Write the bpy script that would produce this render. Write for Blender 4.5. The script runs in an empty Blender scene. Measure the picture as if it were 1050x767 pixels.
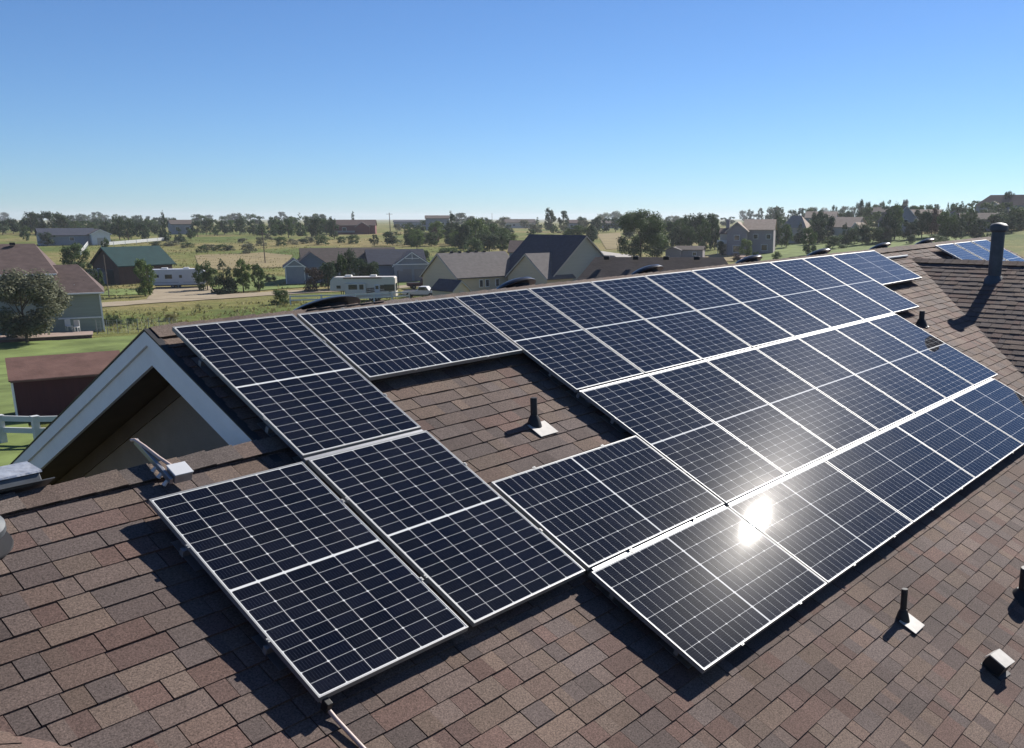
import bpy, bmesh, math, random
from mathutils import Vector, Matrix, noise
R = math.radians
rnd = random.Random(7)
scene = bpy.context.scene
col = scene.collection

# ------------------------------------------------------------------ camera, sky, sun, exposure
S = 1.04                                   # metres per panel width
YAW, PITCH = 0.6577, 0.2399                # heading from +X towards +Y, downward pitch
CAM = Vector((-3.38925, -6.89641, 0.78312)) * S
cam_d = bpy.data.cameras.new('camera'); cam = bpy.data.objects.new('camera', cam_d); col.objects.link(cam)
cam_d.sensor_width = 36; cam_d.lens = 954.87 / 1050 * 36
cam_d.shift_x = -121.33 / 1050; cam_d.shift_y = 73.57 / 1050
cam_d.clip_start = 0.05; cam_d.clip_end = 30000
FW = Vector((math.cos(YAW) * math.cos(PITCH), math.sin(YAW) * math.cos(PITCH), -math.sin(PITCH)))
RT = Vector((math.sin(YAW), -math.cos(YAW), 0)); UP = RT.cross(FW)
cam.matrix_world = Matrix(((RT.x, UP.x, -FW.x, CAM.x), (RT.y, UP.y, -FW.y, CAM.y), (RT.z, UP.z, -FW.z, CAM.z), (0, 0, 0, 1)))
scene.camera = cam

SUN_EL, SUN_AZ = R(35.9), R(2.4)          # azimuth from +X towards +Y
world = bpy.data.worlds.new('World'); scene.world = world; world.use_nodes = True
wn = world.node_tree.nodes; wl = world.node_tree.links
sky = wn.new('ShaderNodeTexSky'); sky.sky_type = 'NISHITA'; sky.sun_disc = False
sky.sun_elevation = SUN_EL; sky.sun_rotation = math.pi / 2 - SUN_AZ
sky.altitude = 1900; sky.air_density = 1.0; sky.dust_density = 0.35; sky.ozone_density = 2.0
wb = wn.new('ShaderNodeMixRGB'); wb.blend_type = 'MULTIPLY'; wb.inputs[0].default_value = 1; wb.inputs[2].default_value = (0.68, 0.95, 1.30, 1)   # white balance of the sky
wl.new(sky.outputs[0], wb.inputs[1]); wl.new(wb.outputs[0], wn['Background'].inputs[0]); wn['Background'].inputs[1].default_value = 0.05
sun_d = bpy.data.lights.new('sun', 'SUN'); sun_d.energy = 5.0; sun_d.angle = R(0.55); sun_d.color = (1, 0.94, 0.86)
sun = bpy.data.objects.new('sun', sun_d); col.objects.link(sun)
sdir = Vector((math.cos(SUN_EL) * math.cos(SUN_AZ), math.cos(SUN_EL) * math.sin(SUN_AZ), math.sin(SUN_EL)))
sun.rotation_euler = sdir.to_track_quat('Z', 'Y').to_euler()
sun.location = (30, 10, 40)
vs = scene.view_settings
vs.view_transform = 'Standard'; vs.look = 'None'; vs.exposure = 0.78; vs.gamma = 1.0; vs.use_curve_mapping = False

# ------------------------------------------------------------------ materials
def new_mat(name):
    m = bpy.data.materials.new(name); m.use_nodes = True
    return m, m.node_tree.nodes, m.node_tree.links, m.node_tree.nodes['Principled BSDF']
def noisy(name, c, var=0.25, scale=3.0, rough=0.8, metal=0.0, bump=0.0, bscale=40, spec=0.4, c2=None, stretch=None):
    m, n, l, b = new_mat(name)
    tc = n.new('ShaderNodeTexCoord'); mp = n.new('ShaderNodeMapping')
    if stretch: mp.inputs['Scale'].default_value = stretch
    l.new(tc.outputs['Object'], mp.inputs[0])
    nz = n.new('ShaderNodeTexNoise'); nz.inputs['Scale'].default_value = scale; nz.inputs['Detail'].default_value = 6
    nz.inputs['Roughness'].default_value = 0.65
    l.new(mp.outputs[0], nz.inputs['Vector'])
    cr = n.new('ShaderNodeValToRGB')
    d = c2 or tuple(x * (1 - var) for x in c); u = tuple(min(1, x * (1 + var)) for x in c)
    cr.color_ramp.elements[0].position = .3; cr.color_ramp.elements[0].color = (*d, 1)
    cr.color_ramp.elements[1].position = .7; cr.color_ramp.elements[1].color = (*u, 1)
    l.new(nz.outputs[0], cr.inputs[0]); l.new(cr.outputs[0], b.inputs['Base Color'])
    b.inputs['Roughness'].default_value = rough; b.inputs['Metallic'].default_value = metal
    b.inputs['Specular IOR Level'].default_value = spec
    if bump:
        n2 = n.new('ShaderNodeTexNoise'); n2.inputs['Scale'].default_value = bscale; n2.inputs['Detail'].default_value = 4
        l.new(mp.outputs[0], n2.inputs['Vector'])
        bp = n.new('ShaderNodeBump'); bp.inputs['Strength'].default_value = bump; bp.inputs['Distance'].default_value = 0.02
        l.new(n2.outputs[0], bp.inputs['Height']); l.new(bp.outputs[0], b.inputs['Normal'])
    return m

def math_node(n, l, op, a, b=None, c=None):
    x = n.new('ShaderNodeMath'); x.operation = op
    for i, v in enumerate((a, b, c)):
        if v is None: continue
        if isinstance(v, (int, float)): x.inputs[i].default_value = v
        else: l.new(v, x.inputs[i])
    return x.outputs[0]

PW, PL = 1.04, 1.7015 * S                  # panel sizes
def cell_material():
    m, n, l, b = new_mat('solar_cells')
    M = lambda op, a, bb=None, c=None: math_node(n, l, op, a, bb, c)
    tc = n.new('ShaderNodeTexCoord'); sp = n.new('ShaderNodeSeparateXYZ'); l.new(tc.outputs['Object'], sp.inputs[0])
    x, y = sp.outputs[0], sp.outputs[1]
    mx, my = 0.0145, 0.016
    cw = (PW - 2 * mx) / 6
    mid = 0.015
    rh = (PL / 2 - my - mid / 2) / 10
    # columns
    cx = M('DIVIDE', M('ADD', x, PW / 2 - mx), cw)
    fx = M('MULTIPLY', M('ABSOLUTE', M('SUBTRACT', cx, M('ROUND', cx))), cw)        # distance to column line
    ay = M('DIVIDE', M('SUBTRACT', M('ABSOLUTE', y), mid / 2), rh)
    fy = M('MULTIPLY', M('ABSOLUTE', M('SUBTRACT', ay, M('ROUND', ay))), rh)        # distance to row line
    a2 = M('MULTIPLY', ay, 0.5)
    fy2 = M('MULTIPLY', M('ABSOLUTE', M('SUBTRACT', a2, M('ROUND', a2))), 2 * rh)   # every other row: cut corners
    w1 = M('LESS_THAN', fx, 0.0015)
    w2 = M('LESS_THAN', fy, 0.00095)
    w3 = M('LESS_THAN', M('ADD', fx, fy2), 0.0095)
    w4 = M('LESS_THAN', M('ABSOLUTE', y), mid / 2 + .001)
    w5 = M('GREATER_THAN', M('ABSOLUTE', x), PW / 2 - mx - .001)
    w6 = M('GREATER_THAN', M('ABSOLUTE', y), PL / 2 - my - .001)
    w = M('MAXIMUM', M('MAXIMUM', M('MAXIMUM', w1, w2), M('MAXIMUM', w3, w4)), M('MAXIMUM', w5, w6))
    # busbars
    bx = M('MULTIPLY', cx, 9.0); bb = M('ABSOLUTE', M('SUBTRACT', M('FRACT', bx), 0.5))
    bus = M('LESS_THAN', bb, 0.022)
    # cell to cell tone
    wn_ = n.new('ShaderNodeTexWhiteNoise'); wn_.noise_dimensions = '3D'
    cmb = n.new('ShaderNodeCombineXYZ'); l.new(M('FLOOR', cx), cmb.inputs[0]); l.new(M('FLOOR', M('ADD', M('DIVIDE', y, rh), 50.0)), cmb.inputs[1])
    oi = n.new('ShaderNodeObjectInfo'); l.new(oi.outputs['Random'], cmb.inputs[2])
    l.new(cmb.outputs[0], wn_.inputs['Vector'])
    tone = n.new('ShaderNodeMixRGB'); tone.inputs[1].default_value = (0.0012, 0.0018, 0.0045, 1); tone.inputs[2].default_value = (0.0028, 0.0038, 0.0095, 1)
    l.new(wn_.outputs[0], tone.inputs[0])
    mb = n.new('ShaderNodeMixRGB'); l.new(M('MULTIPLY', bus, 0.5), mb.inputs[0]); l.new(tone.outputs[0], mb.inputs[1]); mb.inputs[2].default_value = (0.10, 0.11, 0.14, 1)
    mw = n.new('ShaderNodeMixRGB'); l.new(w, mw.inputs[0]); l.new(mb.outputs[0], mw.inputs[1]); mw.inputs[2].default_value = (0.60, 0.61, 0.60, 1)
    # thin dust film on the glass
    nz = n.new('ShaderNodeTexNoise'); nz.inputs['Scale'].default_value = 2.2; nz.inputs['Detail'].default_value = 8; nz.inputs['Roughness'].default_value = .7
    va = n.new('ShaderNodeVectorMath'); va.operation = 'ADD'; l.new(tc.outputs['Object'], va.inputs[0])
    cv = n.new('ShaderNodeCombineXYZ'); l.new(M('MULTIPLY', oi.outputs['Random'], 30.0), cv.inputs[0]); l.new(cv.outputs[0], va.inputs[1])
    l.new(va.outputs[0], nz.inputs['Vector'])
    dust = n.new('ShaderNodeMapRange'); dust.inputs[1].default_value = .35; dust.inputs[2].default_value = .8; dust.inputs[3].default_value = 0.0; dust.inputs[4].default_value = 0.016
    l.new(nz.outputs[0], dust.inputs[0])
    md = n.new('ShaderNodeMixRGB'); l.new(dust.outputs[0], md.inputs[0]); l.new(mw.outputs[0], md.inputs[1]); md.inputs[2].default_value = (.45, .42, .38, 1)
    l.new(md.outputs[0], b.inputs['Base Color'])
    rr = n.new('ShaderNodeMapRange'); rr.inputs[1].default_value = .3; rr.inputs[2].default_value = .75; rr.inputs[3].default_value = 0.19; rr.inputs[4].default_value = 0.27
    l.new(nz.outputs[0], rr.inputs[0]); l.new(rr.outputs[0], b.inputs['Roughness'])
    b.inputs['IOR'].default_value = 1.4; b.inputs['Specular IOR Level'].default_value = 0.0028
    b.inputs['Coat Weight'].default_value = 1.0; b.inputs['Coat Roughness'].default_value = 0.021; b.inputs['Coat IOR'].default_value = 1.32
    return m

def shingle_material():
    m, n, l, b = new_mat('asphalt_shingle')
    at_ = n.new('ShaderNodeAttribute'); at_.attribute_name = 'tint'
    tc = n.new('ShaderNodeTexCoord')
    g = n.new('ShaderNodeTexNoise'); g.inputs['Scale'].default_value = 95; g.inputs['Detail'].default_value = 5; g.inputs['Roughness'].default_value = .8
    l.new(tc.outputs['Object'], g.inputs['Vector'])
    mr = n.new('ShaderNodeMapRange'); mr.inputs[1].default_value = .3; mr.inputs[2].default_value = .7; mr.inputs[3].default_value = .25; mr.inputs[4].default_value = 1.95
    l.new(g.outputs[0], mr.inputs[0])
    g2 = n.new('ShaderNodeTexNoise'); g2.inputs['Scale'].default_value = 0.7; g2.inputs['Detail'].default_value = 5
    l.new(tc.outputs['Object'], g2.inputs['Vector'])
    mr2 = n.new('ShaderNodeMapRange'); mr2.inputs[1].default_value = .3; mr2.inputs[2].default_value = .7; mr2.inputs[3].default_value = .54; mr2.inputs[4].default_value = .80
    l.new(g2.outputs[0], mr2.inputs[0])
    k = math_node(n, l, 'MULTIPLY', mr.outputs[0], mr2.outputs[0])
    vm = n.new('ShaderNodeVectorMath'); vm.operation = 'SCALE'; l.new(at_.outputs['Color'], vm.inputs[0]); l.new(k, vm.inputs['Scale'])
    l.new(vm.outputs[0], b.inputs['Base Color'])
    b.inputs['Roughness'].default_value = .92; b.inputs['Specular IOR Level'].default_value = .25
    bp = n.new('ShaderNodeBump'); bp.inputs['Strength'].default_value = .7; bp.inputs['Distance'].default_value = .004
    l.new(g.outputs[0], bp.inputs['Height']); l.new(bp.outputs[0], b.inputs['Normal'])
    return m

def leaf_material(name, c, c2):
    m, n, l, b = new_mat(name)
    oi = n.new('ShaderNodeObjectInfo'); tc = n.new('ShaderNodeTexCoord')
    nz = n.new('ShaderNodeTexNoise'); nz.inputs['Scale'].default_value = 5; nz.inputs['Detail'].default_value = 3
    l.new(tc.outputs['Object'], nz.inputs['Vector'])
    k = math_node(n, l, 'ADD', math_node(n, l, 'MULTIPLY', oi.outputs['Random'], .45), math_node(n, l, 'MULTIPLY', math_node(n, l, 'SUBTRACT', nz.outputs[0], .2), .9))
    mx = n.new('ShaderNodeMixRGB'); l.new(k, mx.inputs[0]); mx.inputs[1].default_value = (*c, 1); mx.inputs[2].default_value = (*c2, 1)
    l.new(mx.outputs[0], b.inputs['Base Color']); b.inputs['Roughness'].default_value = .7; b.inputs['Specular IOR Level'].default_value = .2
    tr = n.new('ShaderNodeBsdfTranslucent'); l.new(mx.outputs[0], tr.inputs[0])
    ms = n.new('ShaderNodeMixShader'); ms.inputs[0].default_value = .28
    out = n['Material Output']; l.new(b.outputs[0], ms.inputs[1]); l.new(tr.outputs[0], ms.inputs[2]); l.new(ms.outputs[0], out.inputs[0])
    return m

def ground_material():
    m, n, l, b = new_mat('prairie_ground')
    tc = n.new('ShaderNodeTexCoord')
    def nz(scale, det=6, stretch=None):
        mp = n.new('ShaderNodeMapping')
        if stretch: mp.inputs['Scale'].default_value = stretch
        l.new(tc.outputs['Object'], mp.inputs[0])
        x = n.new('ShaderNodeTexNoise'); x.inputs['Scale'].default_value = scale; x.inputs['Detail'].default_value = det; x.inputs['Roughness'].default_value = .65
        l.new(mp.outputs[0], x.inputs['Vector']); return x.outputs[0]
    a = n.new('ShaderNodeValToRGB'); l.new(nz(.016, 6), a.inputs[0])
    e = a.color_ramp.elements
    e[0].position = .36; e[0].color = (0.082, 0.118, 0.031, 1); e[1].position = .60; e[1].color = (0.225, 0.185, 0.088, 1)
    x = a.color_ramp.elements.new(.49); x.color = (0.142, 0.152, 0.050, 1)
    c = n.new('ShaderNodeValToRGB'); l.new(nz(.35, 8), c.inputs[0])
    c.color_ramp.elements[0].position = .3; c.color_ramp.elements[0].color = (.55, .6, .5, 1)
    c.color_ramp.elements[1].position = .72; c.color_ramp.elements[1].color = (1.25, 1.2, 1.1, 1)
    mx = n.new('ShaderNodeMixRGB'); mx.blend_type = 'MULTIPLY'; mx.inputs[0].default_value = 1
    l.new(a.outputs[0], mx.inputs[1]); l.new(c.outputs[0], mx.inputs[2])
    l.new(mx.outputs[0], b.inputs['Base Color']); b.inputs['Roughness'].default_value = .95; b.inputs['Specular IOR Level'].default_value = .1
    bp = n.new('ShaderNodeBump'); bp.inputs['Strength'].default_value = .8; bp.inputs['Distance'].default_value = .35
    l.new(nz(1.6, 6), bp.inputs['Height']); l.new(bp.outputs[0], b.inputs['Normal'])
    return m

MT = {}
MT['cells'] = cell_material()
MT['shingle'] = shingle_material()
MT['alu'] = noisy('anodised_aluminium', (0.2356, 0.2432, 0.2508), .06, 20, .55, .5)
MT['alu_dark'] = noisy('dull_rail_metal', (.30, .31, .33), .1, 8, .45, .8)
MT['black'] = noisy('black_rubber_and_shade', (.016, .016, .018), .3, 12, .55)
MT['backsheet'] = noisy('white_backsheet', (0.418, 0.4256, 0.4408), .05, 5, .6)
MT['galv'] = noisy('galvanised_steel', (0.3496, 0.3648, 0.38), .22, 14, .42, .75)
MT['crumpled'] = noisy('crumpled_silver_metal', (0.456, 0.4712, 0.4864), .2, 9, .38, .5, bump=1.0, bscale=9)
MT['galv_dull'] = noisy('weathered_flue_pipe', (.080, .090, .100), .25, 6, .6, .2)
MT['lead'] = noisy('pale_flashing', (0.341, 0.33, 0.3135), .18, 9, .6, .1)
MT['trim'] = noisy('white_trim', (.78, .78, .78), .06, 4, .55, bump=.1, bscale=30)
MT['soffit'] = noisy('brown_soffit', (.125, .092, .080), .15, 3, .8)
MT['siding_brown'] = noisy('brown_stucco_siding', (.25, .195, .16), .14, 2.5, .85, bump=.3, bscale=60)
MT['dome'] = noisy('dark_vent_dome', (.045, .046, .05), .2, 3, .30, .35)
MT['white_box'] = noisy('pale_grey_enclosure', (0.4712, 0.4864, 0.5016), .05, 6, .5)
MT['pvc_pink'] = noisy('weathered_conduit', (0.418, 0.3344, 0.304), .12, 10, .5)
MT['ground'] = ground_material()
MT['lawn'] = noisy('watered_lawn', (.128, .165, .055), .40, .25, .95, bump=.5, bscale=2.5, spec=.1)
MT['lawn_dry'] = noisy('dry_tan_grass', (0.209, 0.171, 0.0912), .25, .15, .95, bump=.4, bscale=1.2, spec=.1)
MT['gravel'] = noisy('gravel_road', (0.2736, 0.228, 0.1634), .15, .4, .95, bump=.3, bscale=3, spec=.1)
MT['concrete'] = noisy('pale_concrete', (0.3192, 0.2964, 0.266), .1, .4, .9)
MT['redrock'] = noisy('red_landscape_rock', (0.228, 0.152, 0.1216), .3, .8, .95, bump=.5, bscale=3)
MT['patio'] = noisy('pinkish_patio_stone', (0.2508, 0.19, 0.1596), .2, .8, .9)
MT['brick'] = noisy('dark_red_block', (.13, .075, .06), .3, 2, .9, bump=.3, bscale=8)
def roofmat(name, c): return noisy(name, c, .22, 1.3, .9, bump=.5, bscale=9, spec=.2, stretch=(1, 1, 3))
MT['roof_plum'] = roofmat('plum_brown_shingles', (0.1026, 0.07448, 0.0684))
MT['roof_grey'] = roofmat('grey_shingles', (0.1026, 0.095, 0.095))
MT['roof_greybrown'] = roofmat('grey_brown_shingles', (0.095, 0.0798, 0.0722))
MT['roof_tan'] = roofmat('tan_shingles', (0.306, 0.2465, 0.1997))
MT['roof_slate'] = roofmat('dark_slate_shingles', (0.04275, 0.0494, 0.07125))
MT['roof_teal'] = noisy('teal_metal_roof', (0.01368, 0.0418, 0.04408), .15, .8, .85, spec=.15)
MT['roof_red'] = roofmat('red_brown_shed_shingles', (0.152, 0.0874, 0.0722))
MT['wall_sage'] = noisy('sage_green_siding', (.29, .325, .285), .08, 1, .8, stretch=(.2, .2, 8), bump=.2, bscale=4)
MT['wall_blue'] = noisy('blue_grey_siding', (0.145, 0.1812, 0.2465), .08, 1, .8, stretch=(.2, .2, 8), bump=.2, bscale=4)
MT['wall_tan'] = noisy('tan_siding', (.55, .45, .31), .06, 1, .8, stretch=(.2, .2, 8), bump=.2, bscale=4)
MT['wall_greige'] = noisy('greige_siding', (.36, .35, .30), .06, 1, .8, stretch=(.2, .2, 8), bump=.2, bscale=4)
MT['wall_cream'] = noisy('cream_siding', (.48, .43, .37), .06, 1, .8)
MT['wall_lilac'] = noisy('pale_grey_siding', (.245, .225, .235), .06, 1, .8, stretch=(.2, .2, 8), bump=.2, bscale=4)
MT['wall_grey'] = noisy('mid_grey_siding', (0.26, 0.273, 0.312), .08, 1, .8)
MT['wall_barn'] = noisy('dark_brown_barn_boards', (.075, .045, .04), .2, 1, .85, stretch=(4, 4, .3))
MT['wall_maroon'] = noisy('maroon_shed_boards', (0.0646, 0.01672, 0.02128), .15, 1, .75, stretch=(5, 5, .3), bump=.2, bscale=4)
MT['wall_white'] = noisy('white_siding', (.66, .66, .64), .05, 1, .7)
MT['wall_red'] = noisy('barn_red_boards', (.15, .045, .045), .15, 1, .8)
MT['pane'] = noisy('dark_window_pane', (.02, .025, .032), .2, 1, .08, spec=.8)
MT['rv_white'] = noisy('white_gelcoat', (0.5016, 0.5092, 0.532), .05, .7, .35)
MT['rv_cream'] = noisy('cream_gelcoat', (0.5654, 0.5198, 0.4469), .05, .7, .35)
MT['rv_brown'] = noisy('brown_swoosh_decal', (.10, .065, .05), .1, 2, .4)
MT['tyre'] = noisy('tyre_rubber', (.018, .018, .018), .2, 5, .8)
MT['bark'] = noisy('bark', (.10, .075, .055), .3, 6, .95, bump=.5, bscale=20)
MT['wood'] = noisy('grey_weathered_wood', (.14, .11, .085), .25, 3, .9)
MT['vinyl'] = noisy('white_vinyl', (0.532, 0.5396, 0.532), .05, 2, .45)
MT['leaf_dark'] = leaf_material('dark_evergreen_foliage', (0.0218, 0.0437, 0.0218), (0.0546, 0.0882, 0.0370))
MT['leaf_mid'] = leaf_material('mid_green_foliage', (0.0353, 0.0689, 0.0185), (0.0840, 0.1302, 0.0378))
MT['leaf_light'] = leaf_material('fresh_green_foliage', (0.0630, 0.1092, 0.0235), (0.1260, 0.1764, 0.0420))
MT['leaf_olive'] = leaf_material('olive_foliage', (0.0914, 0.0999, 0.0670), (0.1827, 0.1888, 0.1157))
MT['leaf_rust'] = leaf_material('dull_purple_foliage', (.05, .035, .03), (.09, .065, .05))
MT['brush'] = leaf_material('dry_brush_foliage', (0.1344, 0.1428, 0.0504), (0.2268, 0.2016, 0.0840))

# ------------------------------------------------------------------ mesh helpers
class MB:
    def __init__(s): s.v, s.f, s.m, s.c = [], [], [], []
    def quad(s, *p, mi=0):
        i = len(s.v); s.v += [tuple(q) for q in p]; s.f.append(tuple(range(i, i + len(p)))); s.m.append(mi)
    def box(s, c, d, M=None, mi=0):
        """centre c, full sizes d, optional matrix"""
        i = len(s.v)
        for z in (-.5, .5):
            for x, y in ((-.5, -.5), (.5, -.5), (.5, .5), (-.5, .5)):
                q = Vector((c[0] + x * d[0], c[1] + y * d[1], c[2] + z * d[2]))
                s.v.append(tuple(M @ q if M else q))
        for f in ((3, 2, 1, 0), (4, 5, 6, 7), (0, 1, 5, 4), (1, 2, 6, 5), (2, 3, 7, 6), (3, 0, 4, 7)):
            s.f.append(tuple(i + k for k in f)); s.m.append(mi)
        return s
    def tube(s, pts, r, seg=12, caps=True, mi=0, M=None):
        """pts list of Vectors; r radius or list"""
        pts = [Vector(p) for p in pts]; rr = r if isinstance(r, (list, tuple)) else [r] * len(pts)
        i0 = len(s.v)
        for k, p in enumerate(pts):
            t = (pts[min(k + 1, len(pts) - 1)] - pts[max(k - 1, 0)]).normalized()
            a = t.orthogonal().normalized() if abs(t.z) < .98 else Vector((1, 0, 0))
            a = (a - t * a.dot(t)).normalized(); b = t.cross(a)
            for j in range(seg):
                w = 2 * math.pi * j / seg; q = p + (a * math.cos(w) + b * math.sin(w)) * rr[k]
                s.v.append(tuple(M @ q if M else q))
        for k in range(len(pts) - 1):
            for j in range(seg):
                a = i0 + k * seg + j; b = i0 + k * seg + (j + 1) % seg
                s.f.append((a, b, b + seg, a + seg)); s.m.append(mi)
        if caps:
            s.f.append(tuple(i0 + j for j in reversed(range(seg)))); s.m.append(mi)
            e = i0 + (len(pts) - 1) * seg; s.f.append(tuple(e + j for j in range(seg))); s.m.append(mi)
        return s
    def lathe(s, prof, seg=24, mi=0, M=None):
        return s.tube([(0, 0, z) for _, z in prof], [max(r, 1e-4) for r, _ in prof], seg, True, mi, M)
    def prism(s, poly, axis, a, b, mi=0, M=None):
        """polygon in the plane normal to axis ('x' or 'y'), extruded from a to b"""
        mk = (lambda p, t: Vector((t, p[0], p[1]))) if axis == 'x' else (lambda p, t: Vector((p[0], t, p[1])))
        n = len(poly); i = len(s.v)
        for t in (a, b):
            for p in poly:
                q = mk(p, t); s.v.append(tuple(M @ q if M else q))
        s.f.append(tuple(i + k for k in range(n))); s.m.append(mi)
        s.f.append(tuple(i + n + k for k in reversed(range(n)))); s.m.append(mi)
        for k in range(n):
            s.f.append((i + k, i + (k + 1) % n, i + n + (k + 1) % n, i + n + k)); s.m.append(mi)
        return s
    def build(s, name, mats, parent=None, smooth=False, bevel=0, fix=True):
        me = bpy.data.meshes.new(name); me.from_pydata(s.v, [], s.f)
        mats = mats if isinstance(mats, (list, tuple)) else [mats]
        for m in mats: me.materials.append(MT[m])
        if len(mats) > 1: me.polygons.foreach_set('material_index', s.m)
        if fix:
            bm = bmesh.new(); bm.from_mesh(me); bmesh.ops.recalc_face_normals(bm, faces=bm.faces); bm.to_mesh(me); bm.free()
        if smooth:
            me.polygons.foreach_set('use_smooth', [True] * len(me.polygons))
            try: me.set_sharp_from_angle(angle=R(40))
            except Exception: pass
        o = bpy.data.objects.new(name, me); col.objects.link(o)
        if parent: o.parent = parent
        if bevel:
            b = o.modifiers.new('bevel', 'BEVEL'); b.width = bevel; b.segments = 2; b.limit_method = 'ANGLE'
        return o

def tag(o, label=None, cat=None, group=None, kind=None):
    if label: o['label'] = label
    if cat: o['category'] = cat
    if group: o['group'] = group
    if kind: o['kind'] = kind
    return o
def empty(name, M, label, cat, group=None):
    o = bpy.data.objects.new(name, None); col.objects.link(o); o.empty_display_size = .2
    o.matrix_world = M
    return tag(o, label, cat, group)
def copy_tree(o, parent=None):
    c = o.copy(); col.objects.link(c)
    if parent: c.parent = parent; c.matrix_parent_inverse = o.matrix_parent_inverse.copy()
    for ch in list(o.children): copy_tree(ch, c)
    return c
def frame(o, x, y, z):
    return Matrix(((x[0], y[0], z[0], o[0]), (x[1], y[1], z[1], o[1]), (x[2], y[2], z[2], o[2]), (0, 0, 0, 1)))

# ------------------------------------------------------------------ ground and pixel geometry
HFW = Vector((math.cos(YAW), math.sin(YAW), 0))
def smooth(a, b, t):
    t = max(0., min(1., (t - a) / (b - a))); return t * t * (3 - 2 * t)
def terrain(x, y):
    dx, dy = x - CAM.x, y - CAM.y
    D = math.hypot(dx, dy)
    az = math.degrees(YAW - math.atan2(dy, dx)); az = (az + 180) % 360 - 180
    h = -9.0 - 3.0 * smooth(46, 100, D)
    rise = 5.5 + 9.0 * smooth(2, 24, az)
    if abs(az) > 60: rise = 5.5 + (rise - 5.5) * smooth(110, 60, abs(az))
    h += rise * smooth(130, 520, D) + .8 * noise.noise(Vector((x * .012, y * .012, 0))) * smooth(60, 200, D)
    h -= 3.0 * smooth(700, 2500, D)
    return CAM.z + h
def ray(px, py):
    d = FW + RT * ((px - 646.33) / 954.87) - UP * ((py - 457.07) / 954.87)
    return d
def at(px, py):
    d = ray(px, py); d = d / math.hypot(d.x, d.y); t = 20.
    while t < 2500:
        p = CAM + d * t
        if p.z <= terrain(p.x, p.y):
            lo, hi = t * .985 - .3, t
            for _ in range(20):
                m = (lo + hi) / 2; q = CAM + d * m
                if q.z <= terrain(q.x, q.y): hi = m
                else: lo = m
            q = CAM + d * hi; return Vector((q.x, q.y, terrain(q.x, q.y)))
        t = t * 1.01 + .2
    q = CAM + d * 700; return Vector((q.x, q.y, terrain(q.x, q.y)))
def at_D(px, D):
    d = ray(px, 223.); d = d / math.hypot(d.x, d.y); q = CAM + d * D
    return Vector((q.x, q.y, terrain(q.x, q.y)))
def mpp(p):
    v = p - CAM; return v.dot(FW) / 954.87
def view_frame(p, yaw=0):
    v = Vector((p.x - CAM.x, p.y - CAM.y, 0)).normalized(); x = Vector((v.y, -v.x, 0))
    return Matrix.Translation(p) @ frame((0, 0, 0), x, v, (0, 0, 1)) @ Matrix.Rotation(R(yaw), 4, 'Z')

def build_ground():
    b = MB(); rs = [0, 12, 22, 32]
    while rs[-1] < 6000: rs.append(rs[-1] * 1.045 + .5)
    NA = 240
    b.v.append((CAM.x, CAM.y, terrain(CAM.x, CAM.y)))
    for r in rs[1:]:
        for j in range(NA):
            a = 2 * math.pi * j / NA; x = CAM.x + r * math.cos(a); y = CAM.y + r * math.sin(a); b.v.append((x, y, terrain(x, y)))
    for j in range(NA): b.f.append((0, 1 + j, 1 + (j + 1) % NA)); b.m.append(0)
    for k in range(len(rs) - 2):
        for j in range(NA):
            a = 1 + k * NA + j; c = 1 + k * NA + (j + 1) % NA
            b.f.append((a, a + NA, c + NA, c)); b.m.append(0)
    tag(b.build('ground', 'ground', smooth=True, fix=False), kind='structure')
build_ground()
def patch(name, mat, pts, lift=.08):
    ps = [at(*p) for p in pts]
    bm = bmesh.new(); vs_ = [bm.verts.new(p) for p in ps]; f = bm.faces.new(vs_)
    bmesh.ops.triangulate(bm, faces=[f])
    for _ in range(7):
        es = [e for e in bm.edges if e.calc_length() > 9]
        if not es: break
        bmesh.ops.subdivide_edges(bm, edges=es, cuts=1); bmesh.ops.triangulate(bm, faces=bm.faces)
    for v in bm.verts:
        v.co.z = terrain(v.co.x, v.co.y) + lift
    bmesh.ops.recalc_face_normals(bm, faces=bm.faces)
    me = bpy.data.meshes.new(name); bm.to_mesh(me); bm.free(); me.materials.append(MT[mat])
    if me.polygons and sum(p.normal.z for p in me.polygons) < 0: me.flip_normals()
    o = bpy.data.objects.new(name, me); col.objects.link(o); tag(o, kind='structure')
def wob(pts, amp=.8):
    """soften a patch outline"""
    out = []
    for i, p in enumerate(pts):
        q = pts[(i + 1) % len(pts)]
        n = max(1, int(math.hypot(p[0] - q[0], (p[1] - q[1]) * 3) / 14))
        for k in range(n):
            t = k / n; out.append((p[0] + (q[0] - p[0]) * t, p[1] + (q[1] - p[1]) * t + (rnd.uniform(-amp, amp) * .5 if 0 < t else 0)))
    return out
patch('road', 'gravel', wob([(90, 312), (180, 306), (270, 300), (345, 296), (440, 291), (440, 294), (345, 299.5), (260, 304.5), (180, 310), (96, 316)]), .10)
patch('driveway', 'gravel', wob([(150, 308), (160, 295), (215, 294), (225, 306)]), .13)
patch('garage_driveway', 'concrete', [(388, 286), (430, 283), (440, 287), (396, 290)], .13)
patch('lawn', 'lawn', wob([(-40, 352), (60, 350), (104, 347), (180, 342), (200, 352), (150, 372), (-40, 372)]), .10)
patch('side_lawn', 'lawn', wob([(-60, 372), (14, 372), (30, 440), (110, 470), (60, 520), (-90, 520)]), .10)
patch('barn_lawn', 'lawn', wob([(104, 303), (112, 297), (150, 297), (152, 303)]), .12)
patch('house_lawn', 'lawn', wob([(216, 296), (250, 281), (300, 285), (345, 288), (345, 293), (240, 300)]), .12)
patch('driveway_lawn', 'lawn', wob([(395, 291), (436, 288), (440, 291), (400, 294)]), .14)
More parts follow.
